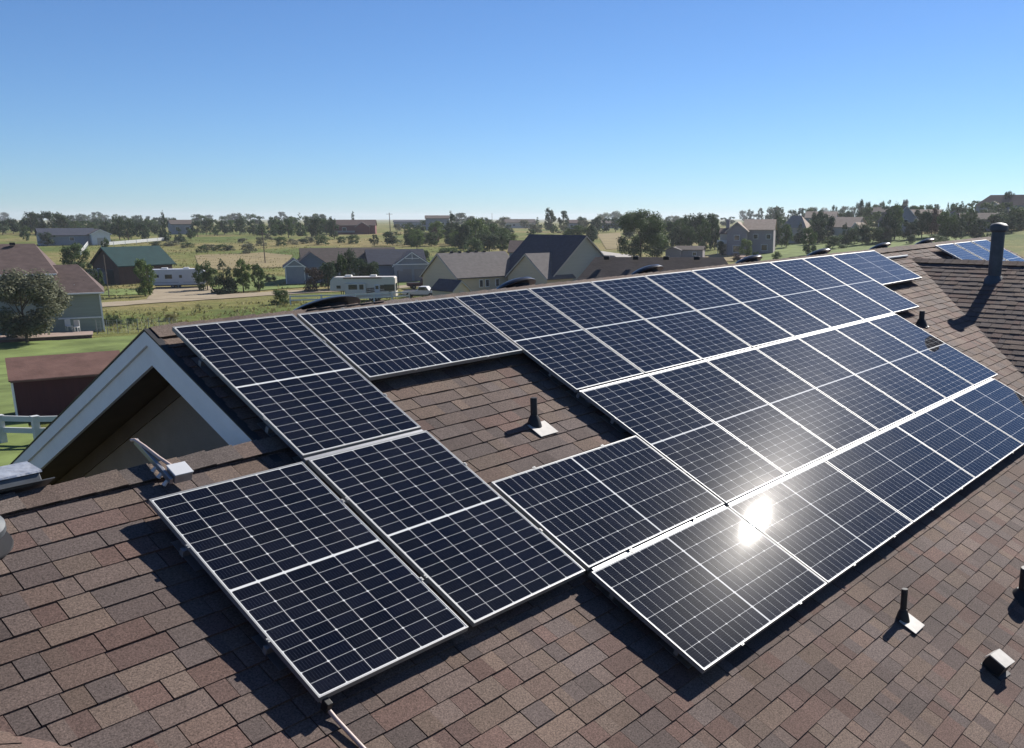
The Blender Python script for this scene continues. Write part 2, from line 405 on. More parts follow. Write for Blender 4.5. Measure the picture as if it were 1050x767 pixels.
patch('meadow', 'lawn_dry', wob([(200, 262), (270, 259), (300, 262), (292, 274), (205, 278)]), .12)
patch('tan_field', 'lawn_dry', wob([(612, 240), (636, 239), (640, 255), (622, 256)]), .12)
patch('gravel_pad', 'concrete', wob([(600, 262), (612, 257), (650, 262), (640, 268)]), .12)
patch('garden_lawn', 'lawn', wob([(775, 262), (800, 252), (850, 247), (960, 240), (990, 246), (900, 262), (850, 272), (780, 274)]), .12)
patch('rock_garden', 'redrock', wob([(750, 262), (774, 249), (794, 249), (780, 262), (765, 270)]), .2)
patch('dry_yard', 'lawn_dry', wob([(716, 263), (752, 258), (752, 268), (722, 270)]), .12)

# ------------------------------------------------------------------ the house that carries the panels
U = Vector((0.99984, 0, 0.017777)); V = Vector((0.007784, -0.899022, -0.437835)); N = Vector((-0.015982, -0.437904, 0.898880))
SH = -0.118                                # shingle surface below the panel glass, in panel widths
def RP(u, v, n=0.): return (U * u + V * v + N * n) * S
TH = 0.45333
def add_shingles(b, O, ex, ed, n, u0, u1, rows, exposure=.146, seed=1, cut=None, dark=1.0):
    """courses run along ex, stacked down ed from O; each tab is a wedge of its own"""
    r = random.Random(seed)
    pal = [(.185, .132, .108), (.170, .134, .118), (.20, .15, .118), (.150, .128, .122), (.128, .110, .106), (.155, .100, .088), (.170, .106, .090), (.205, .16, .13), (.115, .094, .090), (.175, .138, .122)]
    mean = (.165, .125, .108)
    soft = lambda q: tuple((.64 * a + .36 * m_) * h_ for a, m_, h_ in zip(q, mean, (.96, .925, .91)))
    for k in range(rows):
        u = u0 + r.uniform(-.3, 0)
        prev = 0
        while u < u1:
            w = r.choice((.11, .14, .17, .20, .24, .28, .32)) * r.uniform(.88, 1.12)
            ua, ub = max(u, u0), min(u + w - .005, u1)
            if ub - ua > .015:
                d0 = k * exposure; d1 = d0 + exposure + r.uniform(-.0015, .0015)
                if cut is None or cut((ua + ub) / 2, d0 + exposure / 2):
                    hi = not prev if r.random() < .85 else bool(prev)
                    prev = hi
                    tb = (.0072 if hi else .0042) + r.uniform(0, .0016)
                    tt = -.004 + (.0035 if hi else 0)
                    c = soft(r.choice(pal)); f = r.uniform(.80, 1.10) * dark
                    c1 = tuple(x * f for x in c); c2 = c1
                    if r.random() < .35:
                        e = soft(r.choice(pal)); f2 = r.uniform(.85, 1.1) * dark; c2 = tuple(x * f2 for x in e)
                    um = ua + (ub - ua) * r.uniform(.35, .65) if c2 != c1 and ub - ua > .17 else None
                    spans = [(ua, um, c1), (um, ub, c2)] if um else [(ua, ub, c1)]
                    for si, (a, e, cc) in enumerate(spans):
                        P = lambda uu, dd, hh: tuple(O + ex * uu + ed * dd + n * hh)
                        t0, t1 = P(a, d0, tt), P(e, d0, tt); b0, b1 = P(a, d1, tb), P(e, d1, tb)
                        g0, g1 = P(a, d1, -.012), P(e, d1, -.012); q0, q1 = P(a, d0, -.02), P(e, d0, -.02)
                        b.quad(b0, b1, t1, t0); b.c.append(cc)
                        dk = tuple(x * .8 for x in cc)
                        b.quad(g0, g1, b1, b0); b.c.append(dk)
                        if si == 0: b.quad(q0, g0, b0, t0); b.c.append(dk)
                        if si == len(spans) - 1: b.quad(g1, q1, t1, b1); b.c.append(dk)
            u += w
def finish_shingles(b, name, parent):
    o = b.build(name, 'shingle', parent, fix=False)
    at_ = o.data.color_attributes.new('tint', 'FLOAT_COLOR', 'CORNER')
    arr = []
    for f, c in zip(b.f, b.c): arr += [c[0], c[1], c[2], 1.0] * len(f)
    at_.data.foreach_set('color', arr)
    return o

house = empty('house', Matrix.Identity(4), 'house with brown shingle roof under the large solar array in the foreground', 'house')
V0 = -0.19                                 # ridge
RIDGE = RP(0, V0, SH)
NB = Vector((-0.0159, 0.4379, 0.8989)); VB = Vector((0.0078, 0.8990, -0.4378))   # back slope normal / downslope
UG = -0.06                                 # rake edge of the gable end
# main slope, sunny side
b = MB()
exW = .146
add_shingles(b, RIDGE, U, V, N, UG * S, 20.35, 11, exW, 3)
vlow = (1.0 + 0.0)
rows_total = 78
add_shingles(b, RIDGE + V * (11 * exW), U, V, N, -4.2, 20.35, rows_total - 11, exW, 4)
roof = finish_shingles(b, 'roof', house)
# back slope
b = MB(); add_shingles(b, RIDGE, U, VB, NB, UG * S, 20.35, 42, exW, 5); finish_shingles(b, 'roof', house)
# deck below the shingles (thick slabs)
b = MB()
def slab(b, O, ex, ed, n, u0, u1, d0, d1, top=-.022, th=.16):
    P = lambda uu, dd, hh: O + ex * uu + ed * dd + n * hh
    c = [P(u0, d0, top), P(u1, d0, top), P(u1, d1, top), P(u0, d1, top), P(u0, d0, top - th), P(u1, d0, top - th), P(u1, d1, top - th), P(u0, d1, top - th)]
    i = len(b.v); b.v += [tuple(q) for q in c]
    for f in ((0, 1, 2, 3), (7, 6, 5, 4), (0, 4, 5, 1), (1, 5, 6, 2), (2, 6, 7, 3), (3, 7, 4, 0)): b.f.append(tuple(i + k for k in f)); b.m.append(0)
DV = 11 * exW                              # metres below the ridge where the lower wing starts
slab(b, RIDGE, U, V, N, UG * S + .01, 20.33, .07, DV)
slab(b, RIDGE, U, V, N, -4.2, 20.33, DV + .01, rows_total * exW - .05)
slab(b, RIDGE, U, VB, NB, UG * S + .01, 20.33, .07, 42 * exW - .05)
b.build('soffit', 'soffit', house)
# ridge caps of the main roof
def ridge_caps(b, O, ex, da, na, db, nb_, u0, u1, seed, wid=.15, step=.15, lift=.012):
    r = random.Random(seed); u = u0
    pal = [(.19, .145, .115), (.17, .14, .12), (.205, .155, .12), (.16, .115, .095), (.15, .13, .12)]
    while u < u1:
        f_ = r.uniform(.85, 1.1); c = tuple((.6 * x + .4 * m_) * f_ for x, m_ in zip(r.choice(pal), (.165, .125, .108))); e = u + .29
        lo, hi = lift + r.uniform(.008, .014), lift + .001
        for d_, n_ in ((da, na), (db, nb_)):
            top = (n_ + (na if n_ is nb_ else nb_)).normalized()
            A = O + ex * u + top * hi; B = O + ex * e + top * (lo + .006)
            A2 = O + ex * u + d_ * wid + n_ * hi; B2 = O + ex * e + d_ * wid + n_ * lo
            b.quad(A, B, B2, A2); b.c.append(c)
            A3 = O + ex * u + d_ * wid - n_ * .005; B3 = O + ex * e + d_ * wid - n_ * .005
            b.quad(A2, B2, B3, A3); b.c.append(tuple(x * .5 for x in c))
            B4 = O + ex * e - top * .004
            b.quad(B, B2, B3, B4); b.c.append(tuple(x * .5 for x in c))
        u += step
b = MB(); ridge_caps(b, RIDGE, U, V, N, VB, NB, UG * S, 20.35, 6)
finish_shingles(b, 'ridge_cap', house)

# gable end: two stepped rake boards per side, soffit shadow, wall behind
def rake(b, ed, n, d1, x, w0, w1, th):
    O = RIDGE + U * (UG * S + x)
    P = lambda uu, dd, hh: tuple(O + U * uu + ed * dd + n * hh)
    c = [(0, 0, w0), (0, d1, w0), (0, d1, w1), (0, 0, w1)]
    # mitre at the ridge: inner edge meets the other board on the centre line
    t = math.tan(TH)
    p = [P(-th, -w0 * t * 0, w0), P(-th, d1, w0), P(-th, d1, w1), P(-th, -w1 * t * 0 + 0, w1)]
    def cpt(hh):                            # point on the vertical centre plane at offset hh
        q = O + Vector((0, 0, hh / math.cos(TH))); return q
    top0 = cpt(w0); bot0 = cpt(w1)
    A = [top0 - U * th, Vector(P(-th, d1, w0)), Vector(P(-th, d1, w1)), bot0 - U * th]
    Bk = [q + U * (th + .012) for q in A]
    i = len(b.v); b.v += [tuple(q) for q in A + Bk]
    for f in ((0, 1, 2, 3), (7, 6, 5, 4), (0, 4, 5, 1), (1, 5, 6, 2), (2, 6, 7, 3), (3, 7, 4, 0)): b.f.append(tuple(i + k for k in f)); b.m.append(0)
for ed, n, d1 in ((V, N, 2.05), (VB, NB, 5.95)):
    b = MB(); rake(b, ed, n, d1, 0, -.012, -.11, .045); rake(b, ed, n, d1, 0, -.112, -.255, .02)
    b.build('rake_board', 'trim', house)
    b = MB(); rake(b, ed, n, d1, 0, .004, -.010, .05); b.build('drip_edge', 'black', house)
b = MB()
xw = UG * S + .48                          # gable wall plane
def wp(d, ed, n, hh=-.19): return RIDGE + U * xw + ed * d + n * hh
apex = RIDGE + U * xw + Vector((0, 0, -.19 / math.cos(TH)))
L_ = wp(6.0, VB, NB); R_ = wp(2.3, V, N)
b.quad(apex, L_, Vector((L_.x, L_.y, L_.z - 3.0)), Vector((R_.x, R_.y, R_.z - 2)), R_)
b.quad(*[Vector(q) + U * .12 for q in (R_, Vector((R_.x, R_.y, R_.z - 2)), Vector((L_.x, L_.y, L_.z - 3.0)), L_, apex)])
b.build('gable_wall', 'siding_brown', house)
# frieze board lying against the wall under the soffit
b = MB()
for ed, n, d1 in ((V, N, 2.2), (VB, NB, 5.95)):
    a = [wp(.0, ed, n, -.20), wp(d1, ed, n, -.20), wp(d1, ed, n, -.34), wp(.0, ed, n, -.34)]
    f = [q - U * .02 for q in a]; b.quad(*f); b.quad(f[3], f[2], a[2], a[3])
b.build('frieze_board', 'soffit', house)

# lower wing: its ridge runs below the gable, its back slope falls away behind
RID2 = RIDGE + V * DV
b = MB(); add_shingles(b, RID2, U, VB, NB, -4.2, UG * S + .44, 24, exW, 8); finish_shingles(b, 'roof', house)
b = MB(); ridge_caps(b, RID2, U, V, N, VB, NB, -4.2, UG * S + .02, 9, wid=.14, step=.19, lift=.02); finish_shingles(b, 'ridge_cap', house)
b = MB(); slab(b, RID2, U, VB, NB, -4.2, UG * S + .44, .07, 24 * exW - .05); b.build('soffit', 'soffit', house)
# cross roof at the lower left: faces the sun, meets the main slope in a valley
nX = Vector((math.sin(TH), 0, math.cos(TH))); dX = Vector((math.cos(TH), 0, -math.sin(TH)))
P0 = RP(-2.06, 2.98, SH - .018)
b = MB(); Ox = P0 - dX * (11 * exW) - Vector((0, 1, 0)) * 0
add_shingles(b, Ox, Vector((0, -1, 0)), dX, nX, -.2, 9, 16, exW, 11); finish_shingles(b, 'roof', house)
b = MB(); slab(b, Ox, Vector((0, -1, 0)), dX, nX, -.2, 9, .05, 15 * exW, th=.1); b.build('soffit', 'soffit', house)
# cross wing at the right: ridge along Y, slope facing the camera
nW = Vector((-math.sin(TH), 0, math.cos(TH))); dW = Vector((-math.cos(TH), 0, -math.sin(TH)))
OW = Vector((14.56, -.1, .028))
exY = Vector((0, -1, -.004)).normalized()
b = MB(); add_shingles(b, OW, exY, dW, nW, -.3, 10.5, 46, .150, 12, dark=1.12); finish_shingles(b, 'roof', house)  # tint lifted on this slope to make up for its shade
nW2 = Vector((math.sin(TH), 0, math.cos(TH))); dW2 = Vector((math.cos(TH), 0, -math.sin(TH)))
b = MB(); add_shingles(b, OW, exY, dW2, nW2, -.3, 10.5, 30, .150, 13, dark=1.0); finish_shingles(b, 'roof', house)
b = MB(); ridge_caps(b, OW, exY, dW, nW, dW2, nW2, -.3, 10.5, 14, lift=.014); finish_shingles(b, 'ridge_cap', house)
b = MB(); slab(b, OW, exY, dW, nW, -.3, 10.5, .07, 46 * .15 - .05); slab(b, OW, exY, dW2, nW2, -.3, 10.5, .07, 30 * .15 - .05); b.build('soffit', 'soffit', house)
# house walls down to the ground
b = MB()
zb = terrain(6, -3) - .5
def wallbox(x0, x1, y0, y1, z1): b.box(((x0 + x1) / 2, (y0 + y1) / 2, (z1 + zb) / 2), (x1 - x0, y1 - y0, z1 - zb))
wallbox(.5, 19.9, -9.0, 4.9, -4.35)
wallbox(-4.0, .45, -9.0, 1.0, -4.4)
b.build('wall', 'siding_brown', house)

# ------------------------------------------------------------------ solar panels
FR = frame((0, 0, 0), U, -V, N)            # roof frame axes
def roofM(u, v, n=0., rot=0.):
    return Matrix.Translation(RP(u, v, n)) @ FR @ Matrix.Rotation(rot, 4, 'Z')
def make_panel():
    o = empty('solar_panel', Matrix.Identity(4), 'x', 'solar panel', 'solar panels on the roof')
    b = MB(); w = .009; d = .035
    b.box((-PW / 2 + w / 2, 0, -d / 2), (w, PL, d)); b.box((PW / 2 - w / 2, 0, -d / 2), (w, PL, d))
    b.box((0, -PL / 2 + w / 2, -d / 2), (PW - 2 * w, w, d)); b.box((0, PL / 2 - w / 2, -d / 2), (PW - 2 * w, w, d))
    b.build('frame', 'alu', o)
    b = MB(); b.box((0, 0, -.0055), (PW - 2 * w - .001, PL - 2 * w - .001, .006)); b.build('glass', 'cells', o)
    b = MB(); b.box((0, 0, -.0105), (PW - 2 * w - .002, PL - 2 * w - .002, .003)); b.box((0, .02, -.022), (.10, .05, .018)); b.build('backsheet', 'backsheet', o)
    for sx in (-1, 1):
        for yy in (-.42, .42):
            b = MB(); b.box((sx * (PW / 2 + .006), yy, .001), (.016, .03, .005)); b.box((sx * (PW / 2 + .006), yy, .004), (.008, .008, .005)); b.build('clamp', 'alu', o)
    return o
proto = make_panel(); first = [True]
def panel(u, v, landscape, label, dn=0.):
    """u, v: upper left corner in panel widths"""
    o = proto if first[0] else copy_tree(proto); first[0] = False
    w, h = (PL / S, 1.0) if landscape else (1.0, PL / S)
    jit = rnd.uniform(-.0012, .0012)
    o.matrix_world = roofM(u + w / 2, v + h / 2, dn + jit, math.pi / 2 if landscape else 0) @ Matrix.Rotation(R(rnd.uniform(-.09, .09)), 4, 'X') @ Matrix.Rotation(R(rnd.uniform(-.13, .13)), 4, 'Y')
    o['label'] = label; return o
g_ = .0192; LL = PL / S
panel(0, 0, False, 'upright solar panel at the upper left end, overhanging the gable end')
panel(.0084, 1.7501, False, 'upright solar panel below the gable-end panel, left of the bare shingle notch')
panel(-1.0399, 1.7551, False, 'nearest solar panel, lowest at the left corner beside the brown shingles')
panel(1.0371, .0097, True, 'sideways solar panel along the ridge above the bare shingle notch')
panel(1.0507, 2.4438, True, 'sideways solar panel just below the bare shingle notch with the vent pipe')
ORD = ['first', 'second', 'third', 'fourth', 'fifth', 'sixth', 'seventh', 'eighth']
for i in range(8):
    panel(2.762 + i * (1 + g_), .0053, False, ORD[i] + ' upright solar panel from the left in the row along the ridge')
panel(2.762 + 8 * (1 + g_), .0053, True, 'sideways solar panel at the far right end of the ridge row')
for i in range(7):
    panel(2.7775 + i * (1 + g_), 1.744, False, ORD[i] + ' upright solar panel from the left in the middle row')
lowlab = ['sideways solar panel at the left corner of the bottom row', 'sideways solar panel holding the sun glare in the bottom row',
          'sideways solar panel in the middle of the bottom row', 'sideways solar panel second from the right in the bottom row', 'sideways solar panel at the right end of the bottom row']
for i in range(5):
    panel(1.0353 + i * (LL + g_), 3.4833, True, lowlab[i])
for i, lab in enumerate(('left panel of the three solar panels behind the tall flue pipe', 'middle panel of the three solar panels behind the tall flue pipe', 'right panel of the three solar panels behind the tall flue pipe')):
    panel(15.5 + i * 1.10, .06, False, lab)

# rails with standoff feet under the panels
def rail(u0, u1, v, label, mat='alu_dark'):
    M = roofM((u0 + u1) / 2, v, 0); o = empty('mounting_rail', M, label, 'mounting rail', 'mounting rails under the panels')
    ln = (u1 - u0) * S
    b = MB(); b.box((0, 0, -.059), (ln, .03, .044)) if mat == 'alu_dark' else b.box((0, 0, -.036), (ln, .026, .044)); b.build('rail', 'alu_dark', o)
    for sg in (-1, 1):
        b = MB(); b.box((sg * (ln / 2 + .004), 0, -.059), (.006, .034, .046)); b.build('end_cap', 'alu', o)
    k = max(2, int(ln / 1.25) + 1)
    for i in range(k):
        x = -ln / 2 + .12 + (ln - .24) * i / (k - 1)
        b = MB(); b.box((x, -.03, -.086), (.04, .012, .075)); b.box((x, -.05, SH * S + .012), (.05, .06, .012)); b.box((x, .02, SH * S + .007), (.20, .28, .004))
        b.build('foot', 'alu_dark', o)
rail(-.005, 1.0, .42, 'upper rail under the gable-end panel'); rail(-.005, 1.0, 1.30, 'lower rail under the gable-end panel')
rail(-1.06, 1.02, 2.18, 'upper rail under the two lower left panels'); rail(-1.06, 1.02, 3.02, 'lower rail under the two lower left panels')
rail(1.05, 10.9, .22, 'top rail along the ridge row'); rail(2.79, 10.85, .80, 'second rail along the ridge row'); rail(2.79, 10.85, 1.36, 'third rail along the ridge row')
rail(2.79, 9.9, 1.7252, 'bright rail in the gap between the ridge row and the middle row', 'alu_dark2')
rail(2.8, 9.6, 3.4648, 'bright rail in the gap between the middle row and the bottom row', 'alu_dark2')
rail(.0, 1.0, 1.7258, 'bright rail in the gap below the gable-end panel', 'alu_dark2')
rail(1.08, 2.74, 3.4642, 'bright rail in the gap below the panel under the notch', 'alu_dark2')
rail(2.8, 9.88, 2.15, 'upper rail under the middle row'); rail(2.8, 9.88, 3.05, 'lower rail under the middle row')
rail(1.07, 2.74, 2.66, 'upper rail under the panel below the notch'); rail(1.07, 2.74, 3.24, 'lower rail under the panel below the notch')
rail(1.06, 9.6, 3.68, 'upper rail under the bottom row'); rail(1.06, 9.6, 4.26, 'lower rail under the bottom row')
rail(15.52, 18.6, .5, 'rail under the three far panels')

# ------------------------------------------------------------------ things on the roof
VERT = frame((0, 0, 0), (1, 0, 0), (0, 1, 0), (0, 0, 1))
def plumbing_vent(u, v, h, r, label, flash=.19):
    o = empty('vent_pipe', Matrix.Translation(RP(u, v, SH)), label, 'vent pipe', 'plumbing vent pipes')
    b = MB(); b.tube([(0, 0, -.05), (0, 0, h * .97), (0, 0, h)], [r, r, r * .93], 16); b.tube([(0, 0, h - .02), (0, 0, h + .001)], [r * .78, r * .78], 12); b.build('pipe', 'black', o, True)
    b = MB()
    b.tube([(0, 0, -.03), (0, 0, .055), (0, 0, .095)], [r * 2.5, r * 1.7, r * 1.12], 18); b.build('boot', 'black', o, True)
    b = MB(); Q = FR.to_3x3().to_4x4()
    b.box((flash * .12, -flash * .42, .017), (flash * 1.15, flash * .95, .006), Q); b.build('flashing', 'lead', o, bevel=.004)
    return o
plumbing_vent(2.09, 1.885, .245, .030, 'black vent pipe in the bare shingle notch between the panels')
plumbing_vent(3.17, 5.03, .27, .026, 'black vent pipe below the bottom row of panels', .17)
plumbing_vent(10.49, 1.99, .22, .042, 'short black vent pipe beside the right end of the middle row', .12)
plumbing_vent(4.74, 5.60, .30, .075, 'thick dark pipe cut off at the right edge of the photo', .14)

def slant_vent(M, sx, sy, h, label, mat='galv', top='lead', name='roof_vent', cat='roof vent', flat=.62):
    """hooded roof vent: sloping top plate, side cheeks, black plate painting in the shaded front (towards -y)"""
    o = empty(name, M, label, cat)
    b = MB(); prof = [(-sy / 2, .0), (-sy / 2, h), (-sy / 2 + sy * flat, h), (sy / 2, .02 + flat * h * .4), (sy / 2, 0)]
    b.prism(prof, 'x', -sx / 2, sx / 2); b.build('hood', mat, o, bevel=.006)
    b = MB(); b.box((0, -.02, .006), (sx * 1.25, sy * 1.3, .006)); b.build('flange', mat, o)
    b = MB(); b.prism([(-sy / 2 - .012, h + .002), (-sy / 2 - .012, h + .012), (-sy / 2 + sy * flat, h + .012), (sy / 2 + .01, .032 + flat * h * .4), (sy / 2 + .01, .02 + flat * h * .4), (-sy / 2 + sy * flat, h + .002)], 'x', -sx / 2 - .012, sx / 2 + .012); b.build('cap', top, o)
    b = MB()
    b.box((0, -sy / 2 - .004, h * .5), (sx * .97, .006, h * .92))  # one black plate: shade on the front put into the colour
    b.build('shaded_front', 'black', o)
    return o
slant_vent(roofM(3.42, 5.74, SH, R(-8)), .15, .15, .11, 'small pale hooded roof vent low on the right of the shingle slope', 'black', flat=.9)  # black hood: shade on the pale vent's cheeks put into the colour
FRB = frame((0, 0, 0), -U, -VB, NB)
skM = Matrix.Translation(RIDGE + V * DV + U * (-1.62 * S) + VB * .20 + NB * .05) @ FRB
slant_vent(skM, .42, .44, .17, 'wide grey metal hood vent behind the lower left ridge', 'galv_dull', 'crumpled')
# round grey vent cap at the left edge
o = empty('round_vent', roofM(-1.86, 1.66, SH), 'round grey vent cap cut off at the left edge of the photo', 'roof vent')
b = MB(); b.lathe([(.085, 0), (.085, .09), (.082, .095)], 20); b.build('collar', 'galv', o, True)
b = MB(); b.lathe([(.11, .10), (.125, .115), (.12, .15), (.07, .18), (.001, .19)], 24); b.build('cap', 'galv_dull', o, True)
b = MB(); b.lathe([(.16, .012), (.155, .02), (.09, .022)], 24); b.build('flange', 'black', o, True)

# junction box on a short strut by the lower left ridge
o = empty('junction_box', roofM(-.75, 1.51, SH, R(0)), 'pale grey junction box beside the lower left ridge, above the nearest panel', 'junction box')
b = MB(); b.box((.0, -.04, .08), (.115, .11, .065)); b.build('box', 'galv', o, bevel=.006)
b = MB(); b.box((.0, -.04, .116), (.121, .116, .008)); b.build('lid', 'white_box', o, bevel=.003)
b = MB(); b.box((-.075, .14, .072), (.022, .46, .042)); b.build('strut', 'alu_dark', o, bevel=.004)
b = MB(); b.tube([(-.02, .02, .10), (-.05, .12, .105), (-.075, .26, .105), (-.085, .36, .09), (-.085, .40, .06)], .011, 10); b.build('conduit', 'pvc_pink', o, True)
for x, y in ((-.10, .02), (-.105, -.06), (-.10, .09)):
    b = MB(); b.tube([(x, y, .03), (x + .02, y, .06)], [.014, .011], 10); b.build('cable_gland', 'white_box', o, True)
# conduit running down the slope from the nearest panel
o = empty('conduit_pipe', roofM(-1.0, 3.46, SH), 'pinkish white conduit running down the shingles from the nearest panel', 'conduit')
b = MB(); b.tube([(-.0, .10, .07), (.0, .03, .06), (.005, -.03, .04), (.012, -.10, .026), (.03, -.5, .024), (.04, -1.2, .024)], .012, 12); b.build('tube', 'pvc_pink', o, True)
b = MB(); b.box((-.0, -.02, .06), (.035, .05, .07)); b.build('clip', 'black', o, bevel=.004)
# thin white conduit beside the far ridge
o = empty('conduit_pipe', roofM(11.4, .3, SH), 'thin white conduit lying on the shingles beyond the right end of the ridge row', 'conduit')
b = MB(); b.tube([(-.3, .0, .03), (.6, .08, .035), (1.6, .14, .035), (2.6, .14, .03)], .022, 8); b.build('tube', 'vinyl', o, True)
# tall flue pipe on the right wing
zf = .028 - (14.56 - 14.05) * math.tan(TH)
o = empty('flue_pipe', Matrix.Translation((14.05, -1.93, zf)), 'tall dark metal flue pipe on the right roof wing, casting a long shadow', 'flue pipe')
b = MB(); b.tube([(0, 0, -.2), (0, 0, .80)], .115, 20); b.build('pipe', 'galv_dull', o, True)
b = MB(); b.lathe([(.12, .79), (.155, .82), (.155, .90), (.12, .935), (.03, .955), (.001, .957)], 24); b.build('cap', 'galv_dull', o, True)
b = MB(); b.tube([(0, 0, -.15), (0, 0, .02)], [.26, .125], 20); b.build('boot', 'galv_dull', o, True)
# domed attic vents behind the ridge
domelab = ['largest dark dome vent, behind the sideways ridge panel at the left', 'dark dome vent in front of the tan house gable', 'dark dome vent in front of the low grey-brown roof',
           'dark dome vent in front of the red rock garden', 'dark dome vent in front of the green lawn', 'dark dome vent behind the last panel of the ridge row', 'dark dome vent left of the three far panels']
dproto = None
DOMES = [(x, .38) for x in (1.74, 4.36, 6.91, 9.62, 12.07, 14.78, 17.23)]
for k, (x, dd) in enumerate(DOMES):
    M = Matrix.Translation(RIDGE + U * x + VB * dd) @ frame((0, 0, 0), U, -VB, NB)
    if dproto is None:
        o = dproto = empty('dome_vent', M, '', 'roof vent', 'dome vents along the ridge')
        b = MB(); b.lathe([(.27, .165), (.275, .175), (.268, .19), (.23, .232), (.16, .262), (.08, .276), (.001, .28)], 36); b.build('dome', 'dome', o, True)
        b = MB(); b.lathe([(.19, .0), (.19, .17)], 28); b.build('throat', 'black', o, True)
        b = MB(); b.box((0, 0, .012), (.6, .6, .008)); b.build('flange', 'dome', o)
    else: o = copy_tree(dproto)
    o.matrix_world = M @ Matrix.Diagonal((1.4, 1.4, .62, 1)) if k == 0 else M @ Matrix.Diagonal((1, 1, .8, 1)); o['label'] = domelab[k]

# ------------------------------------------------------------------ trees
def crown_mesh(name, kind, nleaf, size, seed, mat):
    """unit-height crown of leaf faces gathered in clumps; base near z=0, radius near .5"""
    r = random.Random(seed); b = MB(); lobes = []
    if kind == 'round':
        for _ in range(34):
            a = r.uniform(0, 6.28); z = r.uniform(.17, .88); k = math.sqrt(max(.04, 1 - ((z - .50) / .47) ** 2)) * .36 * math.sqrt(r.random())
            lobes.append((k * math.cos(a), k * math.sin(a), z, r.uniform(.09, .17)))
    elif kind == 'cone':
        for _ in range(40):
            z = .05 + .93 * r.random() ** 1.35; k = (.40 * (1 - z) ** .75 + .01) * math.sqrt(r.random()); a = r.uniform(0, 6.28)
            lobes.append((k * math.cos(a), k * math.sin(a), z, (.045 + .12 * (1 - z)) * r.uniform(.8, 1.2)))
    elif kind == 'oval':
        for _ in range(34):
            z = r.uniform(.11, .93); k = math.sqrt(max(.02, 1 - ((z - .47) / .5) ** 2)) * .37 * math.sqrt(r.random()); a = r.uniform(0, 6.28)
            lobes.append((k * math.cos(a), k * math.sin(a), z, r.uniform(.07, .14)))
    else:                                    # shrub
        for _ in range(26):
            z = r.uniform(.08, .8); k = .42 * math.sqrt(r.random()) * math.sqrt(max(.1, 1 - (z / .98) ** 2)); a = r.uniform(0, 6.28)
            lobes.append((k * math.cos(a), k * math.sin(a), z, r.uniform(.10, .20)))
    tot = sum(l[3] ** 2 for l in lobes)
    for lx, ly, lz, lr in lobes:
        for _ in range(max(4, int(nleaf * lr * lr / tot))):
            d = Vector((r.gauss(0, 1), r.gauss(0, 1), r.gauss(0, 1))).normalized()
            rad = lr * (r.random() ** .4) * r.uniform(.8, 1.15)
            p = Vector((lx, ly, lz)) + d * rad
            if p.z < .02: p.z = .02 + r.random() * .03
            n = (d + Vector((r.gauss(0, .55), r.gauss(0, .55), r.gauss(.25, .55)))).normalized()
            a = n.orthogonal().normalized(); a = Matrix.Rotation(r.uniform(0, 6.28), 3, n) @ a; c = n.cross(a)
            s1 = size * r.uniform(.55, 1.3); s2 = s1 * r.uniform(.5, .9)
            b.quad(p - a * s1, p - c * s2 + n * s1 * .15, p + a * s1, p + c * s2 + n * s1 * .15)
    me = bpy.data.meshes.new(name); me.from_pydata(b.v, [], b.f); me.materials.append(MT[mat])
    return me
def trunk_mesh(seed, conifer=False):
    r = random.Random(seed); b = MB()
    b.tube([(0, 0, -.03), (.006, .004, .2), (-.006, 0, .45), (.004, -.004, .75 if not conifer else .95)], [.030, .024, .016, .004], 7)
    if not conifer:
        for k in range(6):
            a = r.uniform(0, 6.28); z = r.uniform(.22, .5); l_ = r.uniform(.18, .3)
            b.tube([(0, 0, z), (math.cos(a) * l_ * .5, math.sin(a) * l_ * .5, z + .1), (math.cos(a) * l_, math.sin(a) * l_, z + .25)], [.013, .009, .002], 5)
    me = bpy.data.meshes.new('trunk'); me.from_pydata(b.v, [], b.f); me.materials.append(MT['bark'])
    return me
CR = {}; TRK = [trunk_mesh(1), trunk_mesh(2), trunk_mesh(3, True)]
def crown(kind, mat, detail):
    key = (kind, mat, detail)
    if key not in CR:
        n, s_ = {0: (1100, .042), 1: (3200, .027), 2: (19000, .0150)}[detail]
        CR[key] = [crown_mesh('crown', kind, n, s_, 100 + 7 * i + len(CR) * 31, mat) for i in range(3 if detail < 2 else 1)]
    return rnd.choice(CR[key])
def tree(px, base, top, w, kind, mat, label, group=None, detail=0, name=None, cat='tree'):
    p = at(px, base); k = mpp(p); h = (base - top) * k; wd = w * k * 1.12
    if name is None: name = {'cone': 'conifer_tree', 'shrub': 'shrub'}.get(kind, 'leafy_tree')
    o = empty(name, Matrix.Translation(p) @ Matrix.Rotation(rnd.uniform(0, 6.28), 4, 'Z') @ Matrix.Diagonal((wd / .90, wd / .90, h, 1)), label, cat, group)
    c = bpy.data.objects.new('crown', crown(kind, mat, detail)); col.objects.link(c); c.parent = o
    if kind != 'shrub':
        t = bpy.data.objects.new('trunk', TRK[2] if kind == 'cone' else rnd.choice(TRK[:2])); col.objects.link(t); t.parent = o
        t.scale = (min(1.5, .62 * h / wd), min(1.5, .62 * h / wd), 1)
    else:
        t = bpy.data.objects.new('stem', TRK[0]); col.objects.link(t); t.parent = o; t.scale = (.5, .5, .5)
    return o
G1 = 'trees along the left horizon'
L1 = 'dark bushy tree in the row along the left horizon, above the plum-roofed house and barn'
